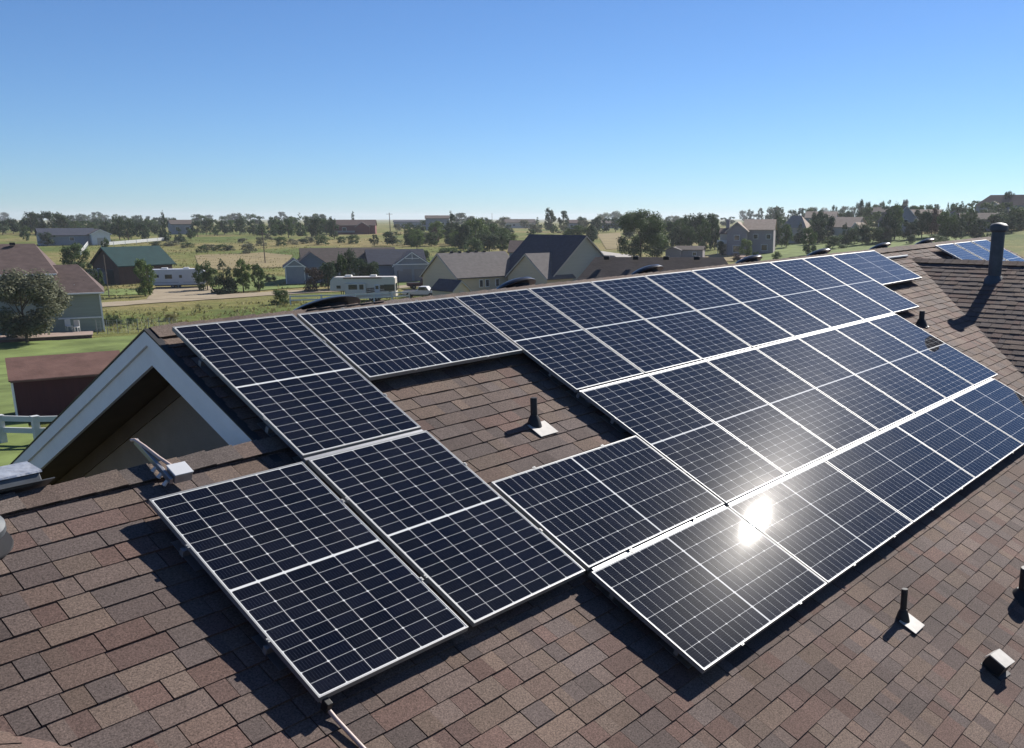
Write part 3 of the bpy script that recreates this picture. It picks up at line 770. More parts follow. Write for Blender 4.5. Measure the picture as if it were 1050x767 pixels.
for x, y, t, w, kd, mt in [(3, 241, 225, 16, 'round', 'leaf_dark'), (14, 240, 224, 14, 'round', 'leaf_dark'), (24, 239, 226, 12, 'oval', 'leaf_mid'), (33, 239, 217, 15, 'round', 'leaf_dark'), (42, 240, 219, 12, 'oval', 'leaf_dark'),
        (51, 241, 216, 15, 'round', 'leaf_dark'), (60, 240, 218, 14, 'round', 'leaf_dark'), (69, 240, 220, 13, 'round', 'leaf_dark'), (78, 239, 226, 12, 'round', 'leaf_mid'), (84, 237, 228, 10, 'shrub', 'leaf_mid'), (97, 238, 228, 12, 'round', 'leaf_dark'),
        (109, 243, 226, 13, 'round', 'leaf_dark'), (123, 246, 222, 17, 'round', 'leaf_dark'), (132, 247, 224, 14, 'round', 'leaf_dark'), (147, 247, 228, 13, 'round', 'leaf_dark'), (146, 236, 221, 9, 'cone', 'leaf_dark'), (158, 236, 225, 11, 'round', 'leaf_mid'),
        (137, 235, 224, 10, 'round', 'leaf_dark'), (170, 247, 217, 12, 'cone', 'leaf_dark'), (184, 248, 233, 13, 'cone', 'leaf_dark'), (196, 246, 234, 9, 'round', 'leaf_mid'), (178, 238, 223, 12, 'round', 'leaf_dark')]:
    tree(x, y, t, w, kd, mt, L1, G1)
G2 = 'trees on the middle hillside'
L2 = 'dark green tree in the hillside row between the barn and the red house'
for x, y, t, w, kd, mt in [(203, 243, 226, 13, 'round', 'leaf_dark'), (212, 241, 224, 12, 'round', 'leaf_dark'), (220, 242, 225, 12, 'oval', 'leaf_mid'), (230, 241, 226, 13, 'round', 'leaf_dark'), (239, 240, 225, 12, 'round', 'leaf_mid'), (246, 241, 224, 13, 'round', 'leaf_dark'),
        (259, 240, 226, 13, 'oval', 'leaf_mid'), (268, 241, 224, 11, 'cone', 'leaf_dark'), (281, 241, 223, 14, 'oval', 'leaf_mid'), (289, 242, 226, 12, 'oval', 'leaf_dark'), (296, 244, 223, 16, 'round', 'leaf_mid'), (309, 242, 219, 14, 'cone', 'leaf_mid'),
        (318, 240, 223, 12, 'round', 'leaf_dark'), (324, 246, 222, 17, 'round', 'leaf_dark'), (343, 245, 223, 13, 'oval', 'leaf_dark'), (335, 240, 224, 11, 'round', 'leaf_mid')]:
    tree(x, y, t, w, kd, mt, L2, G2)
G3 = 'scrub bushes on the brown hillside'
L3 = 'low scrub bush on the brown field between the barn and the blue-grey house'
for x, y, t, w in [(215, 256, 250, 14), (226, 257, 250, 14), (235, 257, 251, 12), (207, 259, 251, 10), (249, 249, 243, 10), (256, 260, 247, 14), (268, 252, 242, 10), (288, 252, 242, 13), (300, 251, 244, 10), (311, 250, 244, 10), (276, 246, 239, 8), (330, 251, 240, 15), (318, 249, 241, 10), (362, 250, 240, 14), (350, 249, 242, 10), (192, 254, 248, 14), (176, 252, 246, 16), (160, 252, 247, 12)]:
    tree(x, y, t, w, 'shrub', rnd.choice(['leaf_mid', 'leaf_olive', 'leaf_dark']), L3, G3, name='shrub', cat='bush')
G4 = 'trees around the plum-roofed house'
tree(28, 352, 278, 78, 'round', 'leaf_olive', 'large dark olive tree in front of the plum-roofed house', detail=2)
tree(78, 277, 247, 30, 'round', 'leaf_mid', 'dark green tree behind the plum roof ridge, left of the white gable', G4, 1)
tree(49, 252, 238, 17, 'round', 'leaf_dark', 'round dark tree just above the plum roof ridge', G4, 1)
tree(92, 296, 270, 16, 'oval', 'leaf_dark', 'dark tree behind the right end of the plum-roofed garage', G4, 1)
tree(104, 296, 276, 9, 'oval', 'leaf_mid', 'small tree beside the pale little shed', G4, 1)
tree(27, 247, 231, 11, 'oval', 'leaf_mid', 'narrow mid green tree rising above the plum roof', G4, 1)
tree(110, 268, 243, 10, 'oval', 'leaf_mid', 'thin green tree left of the dark barn gable', G4, 1)
tree(116, 333, 321, 18, 'shrub', 'leaf_dark', 'dark round shrub behind the wire fence', detail=1, name='shrub', cat='bush')
tree(135, 332, 325, 11, 'shrub', 'leaf_mid', 'smaller mid green shrub right of the dark round shrub', detail=1, name='shrub', cat='bush')
tree(175, 329, 321, 14, 'shrub', 'brush', 'dry tan bush in the pasture above the gable peak', detail=1, name='shrub', cat='bush')
tree(149, 304, 267, 22, 'oval', 'leaf_light', 'fresh green tree standing in front of the white travel trailer', detail=1)
G5 = 'trees by the gravel road'
tree(213, 298, 267, 24, 'oval', 'leaf_mid', 'leafy tree covering the right end of the white travel trailer', G5, 1)
tree(231, 301, 266, 26, 'cone', 'leaf_dark', 'dense dark conifer standing right of the white travel trailer', G5, 1)
tree(250, 300, 266, 18, 'oval', 'leaf_light', 'light green tree on a bare trunk by the gravel road', G5, 1)
tree(266, 299, 270, 14, 'oval', 'leaf_mid', 'slim young tree left of the blue-grey house', G5, 1)
tree(277, 289, 279, 10, 'shrub', 'leaf_dark', 'small round bush at the corner of the blue-grey house', G5, 1, name='shrub', cat='bush')
tree(290, 312, 295, 19, 'shrub', 'leaf_mid', 'mid green bush beside the left end of the white rail fence', G5, 1, name='shrub', cat='bush')
G6 = 'trees in front of the blue-grey house'
for x, y, t, w, kd, mt, lb in [(322, 299, 271, 19, 'shrub', 'leaf_rust', 'purplish bush against the blue-grey house'), (337, 298, 268, 20, 'round', 'leaf_dark', 'dark tree at the middle of the blue-grey house'),
        (351, 296, 262, 16, 'oval', 'leaf_mid', 'mid green tree beside the small white gable porch'), (358, 295, 256, 20, 'round', 'leaf_dark', 'tallest dark tree in front of the blue-grey house'), (371, 296, 264, 20, 'round', 'leaf_dark', 'dark tree left of the blue-grey garage'),
        (386, 296, 266, 18, 'round', 'leaf_dark', 'dark tree partly covering the blue-grey garage door'), (403, 252, 237, 20, 'round', 'leaf_dark', 'round dark tree behind the garage gable'), (419, 251, 229, 12, 'cone', 'leaf_mid', 'pointed tree behind and right of the garage gable'), (384, 252, 241, 10, 'oval', 'leaf_dark', 'small tree above the blue-grey house ridge'),
        (428, 276, 259, 10, 'oval', 'leaf_mid', 'green tree between the blue-grey garage and the tan house'), (436, 270, 256, 12, 'round', 'leaf_dark', 'dark tree left of the tan gable'), (363, 236, 217, 9, 'cone', 'leaf_dark', 'spiky conifer rising over the red house')]:
    tree(x, y, t, w, kd, mt, lb, G6, 1 if y > 255 else 0)
G7 = 'trees behind the tan house'
for x, y, t, w, kd, mt, lb in [(464, 250, 216, 17, 'cone', 'leaf_dark', 'tall dark conifer behind the tan house'), (446, 252, 234, 11, 'oval', 'leaf_rust', 'reddish brown tree left of the tall dark conifer'), (475, 257, 226, 18, 'round', 'leaf_dark', 'dark leafy tree just right of the tall conifer'),
        (488, 254, 224, 24, 'round', 'leaf_light', 'broad light green tree behind the tan house'), (486, 263, 244, 22, 'round', 'leaf_mid', 'mid green tree close above the tan roof'), (502, 259, 238, 20, 'round', 'leaf_dark', 'dark tree behind the middle of the tan house'),
        (515, 258, 238, 20, 'oval', 'leaf_mid', 'leafy tree against the dark slate roof'), (497, 244, 226, 14, 'round', 'leaf_olive', 'olive tree below the far brown house'), (460, 264, 252, 22, 'shrub', 'leaf_mid', 'low bushy tree over the left tan roof'), (436, 250, 236, 12, 'shrub', 'leaf_olive', 'olive bush on the grassy slope'),
        (565, 238, 214, 15, 'oval', 'leaf_dark', 'tall round dark tree on the skyline above the slate roof'), (578, 237, 217, 12, 'oval', 'leaf_dark', 'slim dark tree on the skyline, right of the tall round one'), (551, 234, 223, 10, 'cone', 'leaf_mid', 'thin conifer left of the tall round skyline tree'),
        (592, 250, 230, 24, 'round', 'leaf_mid', 'green tree above the slate roof ridge'), (606, 250, 231, 14, 'round', 'leaf_dark', 'dark tree left of the tan field'), (583, 246, 234, 14, 'shrub', 'leaf_light', 'light bush touching the slate roof')]:
    tree(x, y, t, w, kd, mt, lb, G7, 1 if y > 240 else 0)
tree(657, 268, 216, 50, 'round', 'leaf_mid', 'big leafy cottonwood in the centre, behind the low grey-brown roof', detail=2)
tree(673, 266, 232, 26, 'round', 'leaf_mid', 'smaller leafy tree joined to the right of the big cottonwood', detail=1)
GD = 'leafy trees on the slope behind the tan house'
LD = 'leafy tree in the thicket on the slope right behind the tan house'
for _ in range(22):
    x = rnd.uniform(425, 528); y = rnd.uniform(246, 262)
    hh = rnd.uniform(13, 22); tree(x, y, y - hh, hh * rnd.uniform(.8, 1.1), rnd.choice(['round', 'oval', 'round']), rnd.choice(['leaf_dark', 'leaf_mid', 'leaf_mid', 'leaf_light']), LD, GD, 1)
G8 = 'dense trees right of the cottonwood'
L8 = 'dark green tree in the dense stand between the cottonwood and the pale two-storey house'
for x, y, t, w, kd, mt in [(688, 252, 224, 20, 'round', 'leaf_dark'), (699, 253, 222, 20, 'round', 'leaf_mid'), (709, 254, 220, 20, 'round', 'leaf_dark'), (719, 254, 219, 20, 'round', 'leaf_dark'), (729, 253, 220, 20, 'oval', 'leaf_dark'), (694, 256, 232, 18, 'round', 'leaf_dark'), (706, 256, 230, 18, 'round', 'leaf_mid'), (722, 257, 226, 16, 'oval', 'leaf_mid'), (733, 256, 228, 14, 'oval', 'leaf_dark')]:
    tree(x, y, t, w, kd, mt, L8, G8, 1)
G9 = 'skyline trees in the middle'
L9 = 'small dark tree on the skyline behind the cottonwood and the dense stand'
for x, y, t, w in [(598, 236, 222, 11), (612, 239, 222, 13), (622, 238, 223, 11), (631, 238, 222, 11), (640, 235, 223, 11), (684, 233, 222, 10), (742, 232, 223, 10), (750, 230, 222, 9), (762, 228, 216, 10), (770, 229, 215, 11), (779, 229, 214, 8), (788, 231, 220, 10), (529, 233, 225, 12), (540, 232, 225, 10)]:
    tree(x, y, t, w, rnd.choice(['round', 'oval']), 'leaf_dark', L9, G9)
G10 = 'garden trees on the right'
for x, y, t, w, kd, mt, lb in [(765, 264, 245, 14, 'round', 'leaf_light', 'bright green tree at the corner of the pale two-storey house'), (774, 269, 257, 8, 'shrub', 'leaf_mid', 'little shrub on the red rock garden'), (796, 268, 257, 9, 'shrub', 'leaf_mid', 'small shrub on the lawn right of the red rock garden'),
        (756, 268, 258, 8, 'shrub', 'leaf_rust', 'reddish shrub in front of the pale two-storey house'), (795, 249, 217, 15, 'cone', 'leaf_dark', 'dark conifer between the pale two-storey house and the cream one'), (806, 254, 228, 14, 'round', 'leaf_mid', 'round tree in front of the cream house'),
        (829, 262, 233, 17, 'oval', 'leaf_mid', 'lone lollipop tree on the green lawn'), (773, 247, 232, 11, 'round', 'leaf_rust', 'brownish tree against the pale house front'), (854, 255, 240, 22, 'shrub', 'leaf_mid', 'broad bush right of the lollipop tree'), (843, 250, 238, 12, 'oval', 'leaf_dark', 'dark tree behind the broad bush'),
        (848, 247, 219, 18, 'round', 'leaf_dark', 'dark tree left of the tan-roofed house'), (866, 250, 228, 15, 'cone', 'leaf_dark', 'pointed dark tree in front of the tan roof'), (838, 242, 215, 15, 'round', 'leaf_dark', 'dark crown on the right skyline left of the tan roof'), (855, 232, 211, 9, 'oval', 'leaf_dark', 'slim dark tree on the skyline behind the tan roof'),
        (895, 250, 231, 26, 'shrub', 'leaf_mid', 'wide bushy tree below the grey gabled house'), (908, 249, 232, 14, 'oval', 'leaf_olive', 'olive tree below the grey gabled house'), (910, 248, 206, 24, 'cone', 'leaf_dark', 'tall blue-green spruce left of the grey gabled house'), (917, 246, 208, 18, 'round', 'leaf_mid', 'mid green crown touching the tall spruce'),
        (945, 244, 213, 20, 'round', 'leaf_dark', 'dark tree right of the grey gabled house'), (955, 243, 214, 18, 'round', 'leaf_rust', 'purplish dark tree right of the grey gabled house'), (969, 248, 215, 22, 'round', 'leaf_mid', 'grey-green tree above the three far panels'), (985, 232, 207, 15, 'cone', 'leaf_dark', 'pointed conifer on the right skyline'),
        (1004, 249, 224, 22, 'round', 'leaf_dark', 'dark round tree left of the flue pipe'), (1033, 222, 197, 15, 'oval', 'leaf_dark', 'tallest tree on the right hilltop, beside the brown roof'), (1046, 220, 204, 14, 'round', 'leaf_dark', 'tree at the right edge on the hilltop'), (1040, 236, 212, 26, 'round', 'leaf_mid', 'green tree above the plum-roofed house at the right edge'),
        (881, 228, 205, 9, 'round', 'leaf_dark', 'round dark tree on the right skyline above the tan roof'), (889, 228, 207, 8, 'round', 'leaf_dark', 'second round dark tree on the skyline, right beside its twin'), (927, 222, 203, 9, 'oval', 'leaf_rust', 'bare twiggy tree on the skyline behind the grey gable'), (971, 228, 208, 9, 'cone', 'leaf_dark', 'small conifer on the skyline left of the pointed one'), (1016, 234, 214, 16, 'round', 'leaf_dark', 'dark tree in front of the hilltop roof'), (960, 252, 240, 24, 'shrub', 'leaf_mid', 'low bush above the left corner of the three far panels'), (934, 250, 240, 10, 'shrub', 'leaf_dark', 'small dark bush on the grass strip')]:
    tree(x, y, t, w, kd, mt, lb, G10, 1, name='shrub' if kd == 'shrub' else None, cat='bush' if kd == 'shrub' else 'tree')
for x, y, t, w, kd, mt, lb in [(782, 259, 237, 17, 'round', 'leaf_dark', 'dark tree hiding the lower right front of the pale two-storey house'), (790, 256, 236, 13, 'round', 'leaf_mid', 'green tree at the right corner of the pale two-storey house'), (740, 262, 246, 11, 'round', 'leaf_dark', 'dark tree under the balcony of the pale two-storey house'),
        (820, 250, 228, 16, 'cone', 'leaf_dark', 'dark conifer at the right end of the cream house'), (838, 250, 222, 20, 'round', 'leaf_dark', 'big dark tree left of the broad bush'), (876, 250, 233, 17, 'round', 'leaf_mid', 'leafy tree in front of the small gable beside the tan roof'), (884, 251, 229, 18, 'round', 'leaf_dark', 'dark leafy tree left of the tall blue-green spruce'),
        (930, 246, 226, 16, 'round', 'leaf_dark', 'dark tree in front of the tall grey gable'), (980, 247, 222, 20, 'round', 'leaf_dark', 'dark tree above the middle of the three far panels'), (993, 240, 214, 18, 'oval', 'leaf_mid', 'leafy tree below the hilltop house')]:
    tree(x, y, t, w, kd, mt, lb, G10, 1)
G11 = 'trees along the right skyline'
L11 = 'small dark tree in the row along the right hilltop skyline'
for x, y, t, w in [(800, 231, 216, 12), (812, 230, 215, 12), (822, 230, 214, 12), (832, 228, 212, 12), (845, 226, 213, 11), (866, 226, 211, 11), (874, 225, 211, 10), (896, 224, 209, 10), (903, 224, 206, 10), (936, 224, 211, 11), (944, 223, 211, 10), (952, 224, 210, 10), (960, 223, 210, 10), (978, 224, 208, 10), (993, 222, 208, 11), (1000, 222, 206, 12), (1008, 221, 205, 12), (1020, 220, 205, 12), (1026, 219, 203, 10), (862, 224, 212, 10)]:
    tree(x, y, t, w, rnd.choice(['round', 'oval', 'oval']), rnd.choice(['leaf_dark', 'leaf_dark', 'leaf_mid']), L11, G11)
GA = 'trees scattered over the right hillside'
LA = 'dark tree among the houses scattered over the right hillside'
for _ in range(85):
    x = rnd.uniform(795, 1050); y = rnd.uniform(226, 243) - (x - 800) * .012
    if 800 < x < 826 or 855 < x < 882 and y > 232: continue
    hh = rnd.uniform(12, 19); tree(x, y, y - hh, hh * rnd.uniform(.75, 1.15), rnd.choice(['round', 'round', 'oval', 'cone']), rnd.choice(['leaf_dark', 'leaf_dark', 'leaf_mid']), LA, GA)
GB = 'trees scattered over the left hillside'
LB = 'small dark tree in the loose woodland below the left horizon'
for _ in range(110):
    x = rnd.uniform(0, 345); y = rnd.uniform(229, 243)
    if 172 < x < 200: continue
    hh = rnd.uniform(8, 13); tree(x, y, y - hh, hh * rnd.uniform(.8, 1.2), rnd.choice(['round', 'round', 'oval']), rnd.choice(['leaf_dark', 'leaf_dark', 'leaf_mid']), LB, GB)
GC = 'trees scattered before the middle skyline'
LC = 'small tree scattered on the grassland before the middle skyline'
for _ in range(80):
    x = rnd.uniform(395, 735); y = rnd.uniform(229, 246)
    if 612 < x < 640 and y > 236: continue
    hh = rnd.uniform(7, 13); tree(x, y, y - hh, hh * rnd.uniform(.8, 1.3), rnd.choice(['round', 'oval', 'shrub']), rnd.choice(['leaf_dark', 'leaf_mid', 'leaf_olive']), LC, GC, name='leafy_tree', cat='tree')
# dry grass and weeds in the fields
b = MB()
for _ in range(5200):
    px = rnd.uniform(60, 1000); py = 246 + 95 * rnd.random() ** 1.3
    if px > 440 and py > 262: continue
    if abs(py - 315 + (px - 93) * .0655) < 6 or (145 < px < 226 and 292 < py < 312): continue
    if px > 600: continue
    p = at(px, py)
    for k in range(5):
        q = p + Vector((rnd.gauss(0, .6), rnd.gauss(0, .6), -.03)); h = rnd.uniform(.12, .42); a = rnd.uniform(0, 6.28); w = rnd.uniform(.06, .22)
        e = Vector((math.cos(a) * w, math.sin(a) * w, 0)); l_ = Vector((rnd.gauss(0, .12), rnd.gauss(0, .12), h))
        b.quad(q - e, q + e, q + e * .3 + l_, q - e * .3 + l_)
tag(b.build('field_grass', 'brush', fix=False), 'dry grass and weeds growing in the fields beyond the roof', 'grass', kind='stuff')

# ------------------------------------------------------------------ buildings
class Bld:
    def __init__(s, name, label, cat, px, D=None, base=None, yaw=0, group=None):
        s.p = at_D(px, D) if D else at(px, base)
        s.o = empty(name, view_frame(s.p, yaw), label, cat, group); s.k = mpp(s.p)
    def vol(s, cx, cy, sx, sy, h, axis, tan, wall, roof, oh=.4, z0=0, trim=None, hip=0, rth=.18):
        """gabled volume: ridge along local axis, wall height h"""
        half = (sy if axis == 'x' else sx) / 2; rh = half * tan
        b = MB()
        if axis == 'x':
            b.prism([(cy - half, z0 - 1.0), (cy + half, z0 - 1.0), (cy + half, z0 + h), (cy, z0 + h + rh), (cy - half, z0 + h)], 'x', cx - sx / 2, cx + sx / 2)
        else:
            b.prism([(cx - half, z0 - 1.0), (cx + half, z0 - 1.0), (cx + half, z0 + h), (cx, z0 + h + rh), (cx - half, z0 + h)], 'y', cy - sy / 2, cy + sy / 2)
        b.build('wall', wall, s.o)
        b = MB(); e = oh * tan
        ln = (sx if axis == 'x' else sy) / 2 + oh * .8
        for sg in (-1, 1):
            c0 = cy if axis == 'x' else cx; a0 = cx if axis == 'x' else cy
            poly = [(c0, z0 + h + rh + .02), (c0 + sg * (half + oh), z0 + h - e + .02), (c0 + sg * (half + oh), z0 + h - e + .02 + rth), (c0, z0 + h + rh + .02 + rth)]
            b.prism(poly, axis, a0 - ln, a0 + ln)
        b.build('roof', roof, s.o)
        if trim:
            for en in (-1, 1):
                b = MB()
                for sg in (-1, 1):
                    c0 = cy if axis == 'x' else cx; a0 = (cx if axis == 'x' else cy) + en * (ln + .03)
                    poly = [(c0, z0 + h + rh - .12), (c0 + sg * (half + oh), z0 + h - e - .12), (c0 + sg * (half + oh), z0 + h - e + .10), (c0, z0 + h + rh + .10)]
                    b.prism(poly, axis, a0 - .03, a0 + .03)
                b.build('gable_trim', trim, s.o)
        return s
    def hip(s, cx, cy, sx, sy, h, rh, wall, roof, oh=.5, z0=0, inset=None):
        b = MB(); b.box((cx, cy, z0 + h / 2 - .5), (sx, sy, h + 1)); b.build('wall', wall, s.o)
        b = MB(); X, Y = sx / 2 + oh, sy / 2 + oh; ins = Y if inset is None else inset; z = z0 + h
        a = [Vector((cx - X, cy - Y, z)), Vector((cx + X, cy - Y, z)), Vector((cx + X, cy + Y, z)), Vector((cx - X, cy + Y, z))]
        r1, r2 = Vector((cx - X + ins, cy, z + rh)), Vector((cx + X - ins, cy, z + rh))
        b.quad(a[0], a[1], r2, r1); b.quad(a[2], a[3], r1, r2); b.quad(a[1], a[2], r2); b.quad(a[3], a[0], r1); b.quad(a[3], a[2], a[1], a[0])
        b.build('roof', roof, s.o); return s
    def win(s, face, a, z, w, h, at_, n=1, frame_='trim', name='window'):
        """face f(-y) / b / l(-x) / r(+x) at plane coordinate at_, a along the wall"""
        b = MB(); c = MB()
        for q, m in ((.06, b), (.09, c)):
            ww, hh = (w + .2, h + .2) if m is b else (w, h)
            if face == 'f': m.box((a, at_ - q / 2, z), (ww, q, hh))
            elif face == 'l': m.box((at_ - q / 2, a, z), (q, ww, hh))
            elif face == 'r': m.box((at_ + q / 2, a, z), (q, ww, hh))
        f = b.build(name, frame_, s.o); c.build('pane' if name == 'window' else 'panel', 'pane' if name == 'window' else 'wall_white', f)
        return s
    def door(s, face, a, w, h, at_, mat='wall_white', name='door', z0=0):
        b = MB()
        if face == 'f': b.box((a, at_ - .04, z0 + h / 2), (w, .08, h))
        elif face == 'l': b.box((at_ - .04, a, z0 + h / 2), (.08, w, h))
        else: b.box((at_ + .04, a, z0 + h / 2), (.08, w, h))
        b.build(name, mat, s.o); return s
    def bx(s, name, mat, c, d, bevel=0):
        b = MB(); b.box(c, d); b.build(name, mat, s.o, bevel=bevel); return s

# plum-roofed neighbour at the left
h = Bld('neighbour_house', 'sage green house with plum brown roof at the left edge', 'house', 62, base=342, yaw=-2)
k = h.k
h.hip(0 * k - 66 * k, 6.2, 132 * k, 10.5, 60 * k, 29 * k, 'wall_sage', 'roof_plum', .5, inset=1.9)
h.hip(4 * k, 4.2, 72 * k, 8.4, 40.5 * k, 27 * k, 'wall_sage', 'roof_plum', .45, inset=2.2)
for x, w in ((-42, 1.1), (-17, .7), (-9, .7), (-60, 1.2)): h.win('f', x * k, 50 * k, w, 1.4, .95)
h.bx('corner_trim', 'trim', (40 * k - .04, -.06, 20 * k), (.16, .14, 41 * k)).bx('corner_trim', 'trim', (-.08, .9, 51 * k), (.16, .1, 18 * k))
h.bx('gutter', 'trim', (-66 * k, .38, 60 * k - .05), (132 * k + .8, .14, .16)).bx('gutter', 'trim', (4 * k, -.5, 40.5 * k - .05), (72 * k + .8, .14, .14))
h.bx('deck_band', 'trim', (20 * k, -.05, 15 * k), (40 * k, .08, .14))
h.bx('roof_cap', 'black', (-57 * k, 5.7, 89 * k), (.5, .3, .3)).bx('roof_cap', 'black', (-33 * k, 5.7, 89 * k), (.5, .3, .3))
h.bx('roof_pipe', 'vinyl', (18 * k, .9, 46 * k), (.1, .1, .5)).bx('roof_pipe', 'black', (27 * k, 1.6, 50 * k), (.1, .1, .5))
# satellite dish, patio
p = at(99, 331)
o = empty('satellite_dish', view_frame(p, 30), 'pale satellite dish at the corner of the sage green house', 'satellite dish')
b = MB(); b.tube([(0, 0, -.2), (0, 0, 1.3)], .04, 8); b.build('mast', 'galv', o)
b = MB(); b.lathe([(.02, 0), (.25, .03), (.42, .10), (.43, .10), (.26, .0), (.02, -.03)], 20, M=Matrix.Translation((0, -.1, 1.45)) @ Matrix.Rotation(R(60), 4, 'X')); b.build('dish', 'white_box', o, True)
b = MB(); b.tube([(0, -.1, 1.2), (0, -.6, 1.5)], .02, 6); b.build('arm', 'galv', o)
p = at(45, 348)
o = empty('patio', view_frame(p, -3), 'raised pinkish stone patio with dark block edge in front of the sage green house', 'patio')
b = MB(); b.box((-.5, .0, -.2), (9.5, 3.4, 1.1)); b.build('block_wall', 'brick', o, bevel=.05)
b = MB(); b.box((-.5, .0, .38), (9.7, 3.6, .08)); b.build('stone_top', 'patio', o)
def patio_chair(px, py, yaw, label):
    p = at(px, py); p.z += .42
    o = empty('patio_chair', view_frame(p, yaw), label, 'chair', 'patio chairs')
    b = MB(); b.box((0, 0, .45), (.55, .5, .06)); b.build('seat', 'vinyl', o)
    b = MB(); b.box((0, .26, .8), (.55, .05, .7)); b.build('backrest', 'vinyl', o)
    for x in (-.25, .25):
        for y in (-.22, .22):
            b = MB(); b.box((x, y, .21), (.05, .05, .42)); b.build('leg', 'vinyl', o)
patio_chair(72, 343, 20, 'white patio chair nearer the dark olive tree'); patio_chair(79, 344, -25, 'white patio chair nearer the house corner')

# small pale shed, white gabled house, barn, trailer
h = Bld('garden_shed', 'small shed with pale roof left of the dark barn', 'shed', 100, base=291, yaw=12)
h.vol(0, 0, 2.6, 2.2, 1.9, 'x', .5, 'wall_grey', 'alu', .2).door('f', .2, .8, 1.6, -1.1, 'wall_barn')
h = Bld('grey_house', 'long grey-roofed house with a white gable in the left distance', 'house', 92, base=251, yaw=8)
h.vol(-6, 4, 16, 9, 3.2, 'x', .45, 'wall_grey', 'roof_slate', .5)
h.vol(3, 0, 5.5, 8, 3.6, 'y', .5, 'wall_white', 'roof_grey', .5, trim='trim').door('f', 3, 2.4, 2.3, -4, 'wall_cream', 'garage_door').win('f', -5, 2, 1.2, 1.1, -.5)
h = Bld('barn', 'dark brown barn with a teal roof behind the white trailer', 'barn', 150, base=290, yaw=34)
h.vol(0.2, 3.6, 10.6, 7.6, 3.5, 'x', .74, 'wall_barn', 'roof_teal', .6, trim='wall_barn').door('l', 2.6, 2.4, 2.6, -5.1, 'black', 'barn_door').win('l', 5.6, 2.2, .7, .8, -5.1)
def wheel_part(o, x, y, r, w, rim=True):
    b = MB(); M = Matrix.Translation((x, y, r)) @ Matrix.Rotation(R(90), 4, 'X')
    b.lathe([(r * .6, -w / 2), (r * .93, -w / 2), (r, -w / 3), (r, w / 3), (r * .93, w / 2), (r * .6, w / 2)], 20, M=M); t = b.build('wheel', 'tyre', o, True)
    b = MB(); b.lathe([(r * .2, -w / 2 - .01), (r * .6, -w * .35), (r * .6, w * .35), (r * .2, w / 2 + .01)], 16, M=M); b.build('rim', 'galv', t, True)
def trailer(px, base, yaw, L, label, mat, fifth=False, name='travel_trailer', H=2.9):
    p = at(px, base); o = empty(name, view_frame(p, yaw), label, 'trailer')
    b = MB(); z0, z1 = .55, H
    if fifth:
        prof = [(-L / 2, 1.55), (-L / 2 + .15, H - .55), (-L / 2 + .7, H), (L / 2 - .12, H), (L / 2, H - .2), (L / 2, z0), (-L / 2 + 2.3, z0), (-L / 2 + 2.1, 1.5)]
    else:
        prof = [(-L / 2, z0 + .35), (-L / 2 + .05, H - .5), (-L / 2 + .5, H), (L / 2 - .5, H), (L / 2 - .05, H - .6), (L / 2, z0 + .4), (L / 2 - .35, z0), (-L / 2 + .3, z0)]
    b.prism(prof, 'y', -1.22, 1.22); b.build('body', mat, o, bevel=.08)
    for x, w in ((-L * .22, 1.0), (L * .16, .9)):
        b = MB(); b.box((x, 0, H + .12), (w, .8, .26)); b.build('roof_unit', 'wall_white', o, bevel=.05)
    dx = L * (.22 if fifth else .05); b = MB(); b.box((dx, -1.25, 1.55), (.75, .05, 1.85)); d = b.build('door', 'rv_white', o, bevel=.02)
    b = MB(); b.box((dx, -1.285, 2.0), (.45, .03, .5)); b.build('pane', 'pane', d)
    for x, z, w, hh in ((-L * .36, 2.1, .6, .45), (-L * .16, 2.0, 1.1, .7), (L * .30, 2.1, .6, .5), (L * .42, 1.2, .5, .4)):
        b = MB(); b.box((x, -1.24, z), (w, .05, hh)); b.build('window', 'pane', o)
    if fifth:
        b = MB(); b.box((L / 2 + .01, 0, 2.0), (.04, 1.9, 1.1)); b.build('rear_window', 'pane', o)
        b = MB(); b.box((L / 2 - .9, -1.24, 1.95), (1.5, .05, .95)); b.build('window', 'pane', o)
        b = MB(); b.box((-L * .10, -1.42, 1.85), (3.0, .42, 1.55)); sl = b.build('slide_out', mat, o, bevel=.04)
        b = MB(); b.box((-L * .14, -1.64, 2.1), (1.25, .03, .72)); b.box((-L * .01, -1.64, 2.1), (.6, .03, .72)); b.build('pane', 'pane', sl)
        b = MB(); b.tube([(-L * .28, -1.35, H - .12), (L * .30, -1.35, H - .12)], .09, 8); b.build('awning', 'rv_brown', o)
        b = MB()
        for k in range(3):
            pts = [Vector((x_, -1.232 - .004 * k, .9 + .25 * k + .9 * ((x_ + L / 2) / L) ** 2)) for x_ in [(-L / 2 + 2.5) + (L - 3.2) * t / 12 for t in range(13)]]
            for q0, q1 in zip(pts, pts[1:]): b.quad(q0, q1, q1 + Vector((0, 0, .20)), q0 + Vector((0, 0, .16)))
        b.build('stripe', 'rv_brown', o)
    else:
        b = MB(); b.box((0, -1.236, 1.0), (L * .9, .012, .10)); b.build('stripe', 'wall_grey', o)
    for x in (L * .12 if fifth else -L * .10, L * .12 + .85 if fifth else -L * .10 + .85):
        for y in (-1.05, 1.05): wheel_part(o, x, y, .36, .24)
    b = MB(); b.box((0, 0, .48), (L * .82, 2.1, .14)); b.build('chassis', 'black', o)
    if not fifth:
        b = MB(); b.tube([(L / 2 - .2, -.7, .48), (L / 2 + 1.1, 0, .48)], .05, 6); b.tube([(L / 2 - .2, .7, .48), (L / 2 + 1.1, 0, .48)], .05, 6); b.build('hitch', 'black', o)
    else:
        for y in (-.9, .9):
            b = MB(); b.box((-L / 2 + 1.6, y, .75), (.1, .1, 1.5)); b.build('landing_leg', 'black', o)
    return o
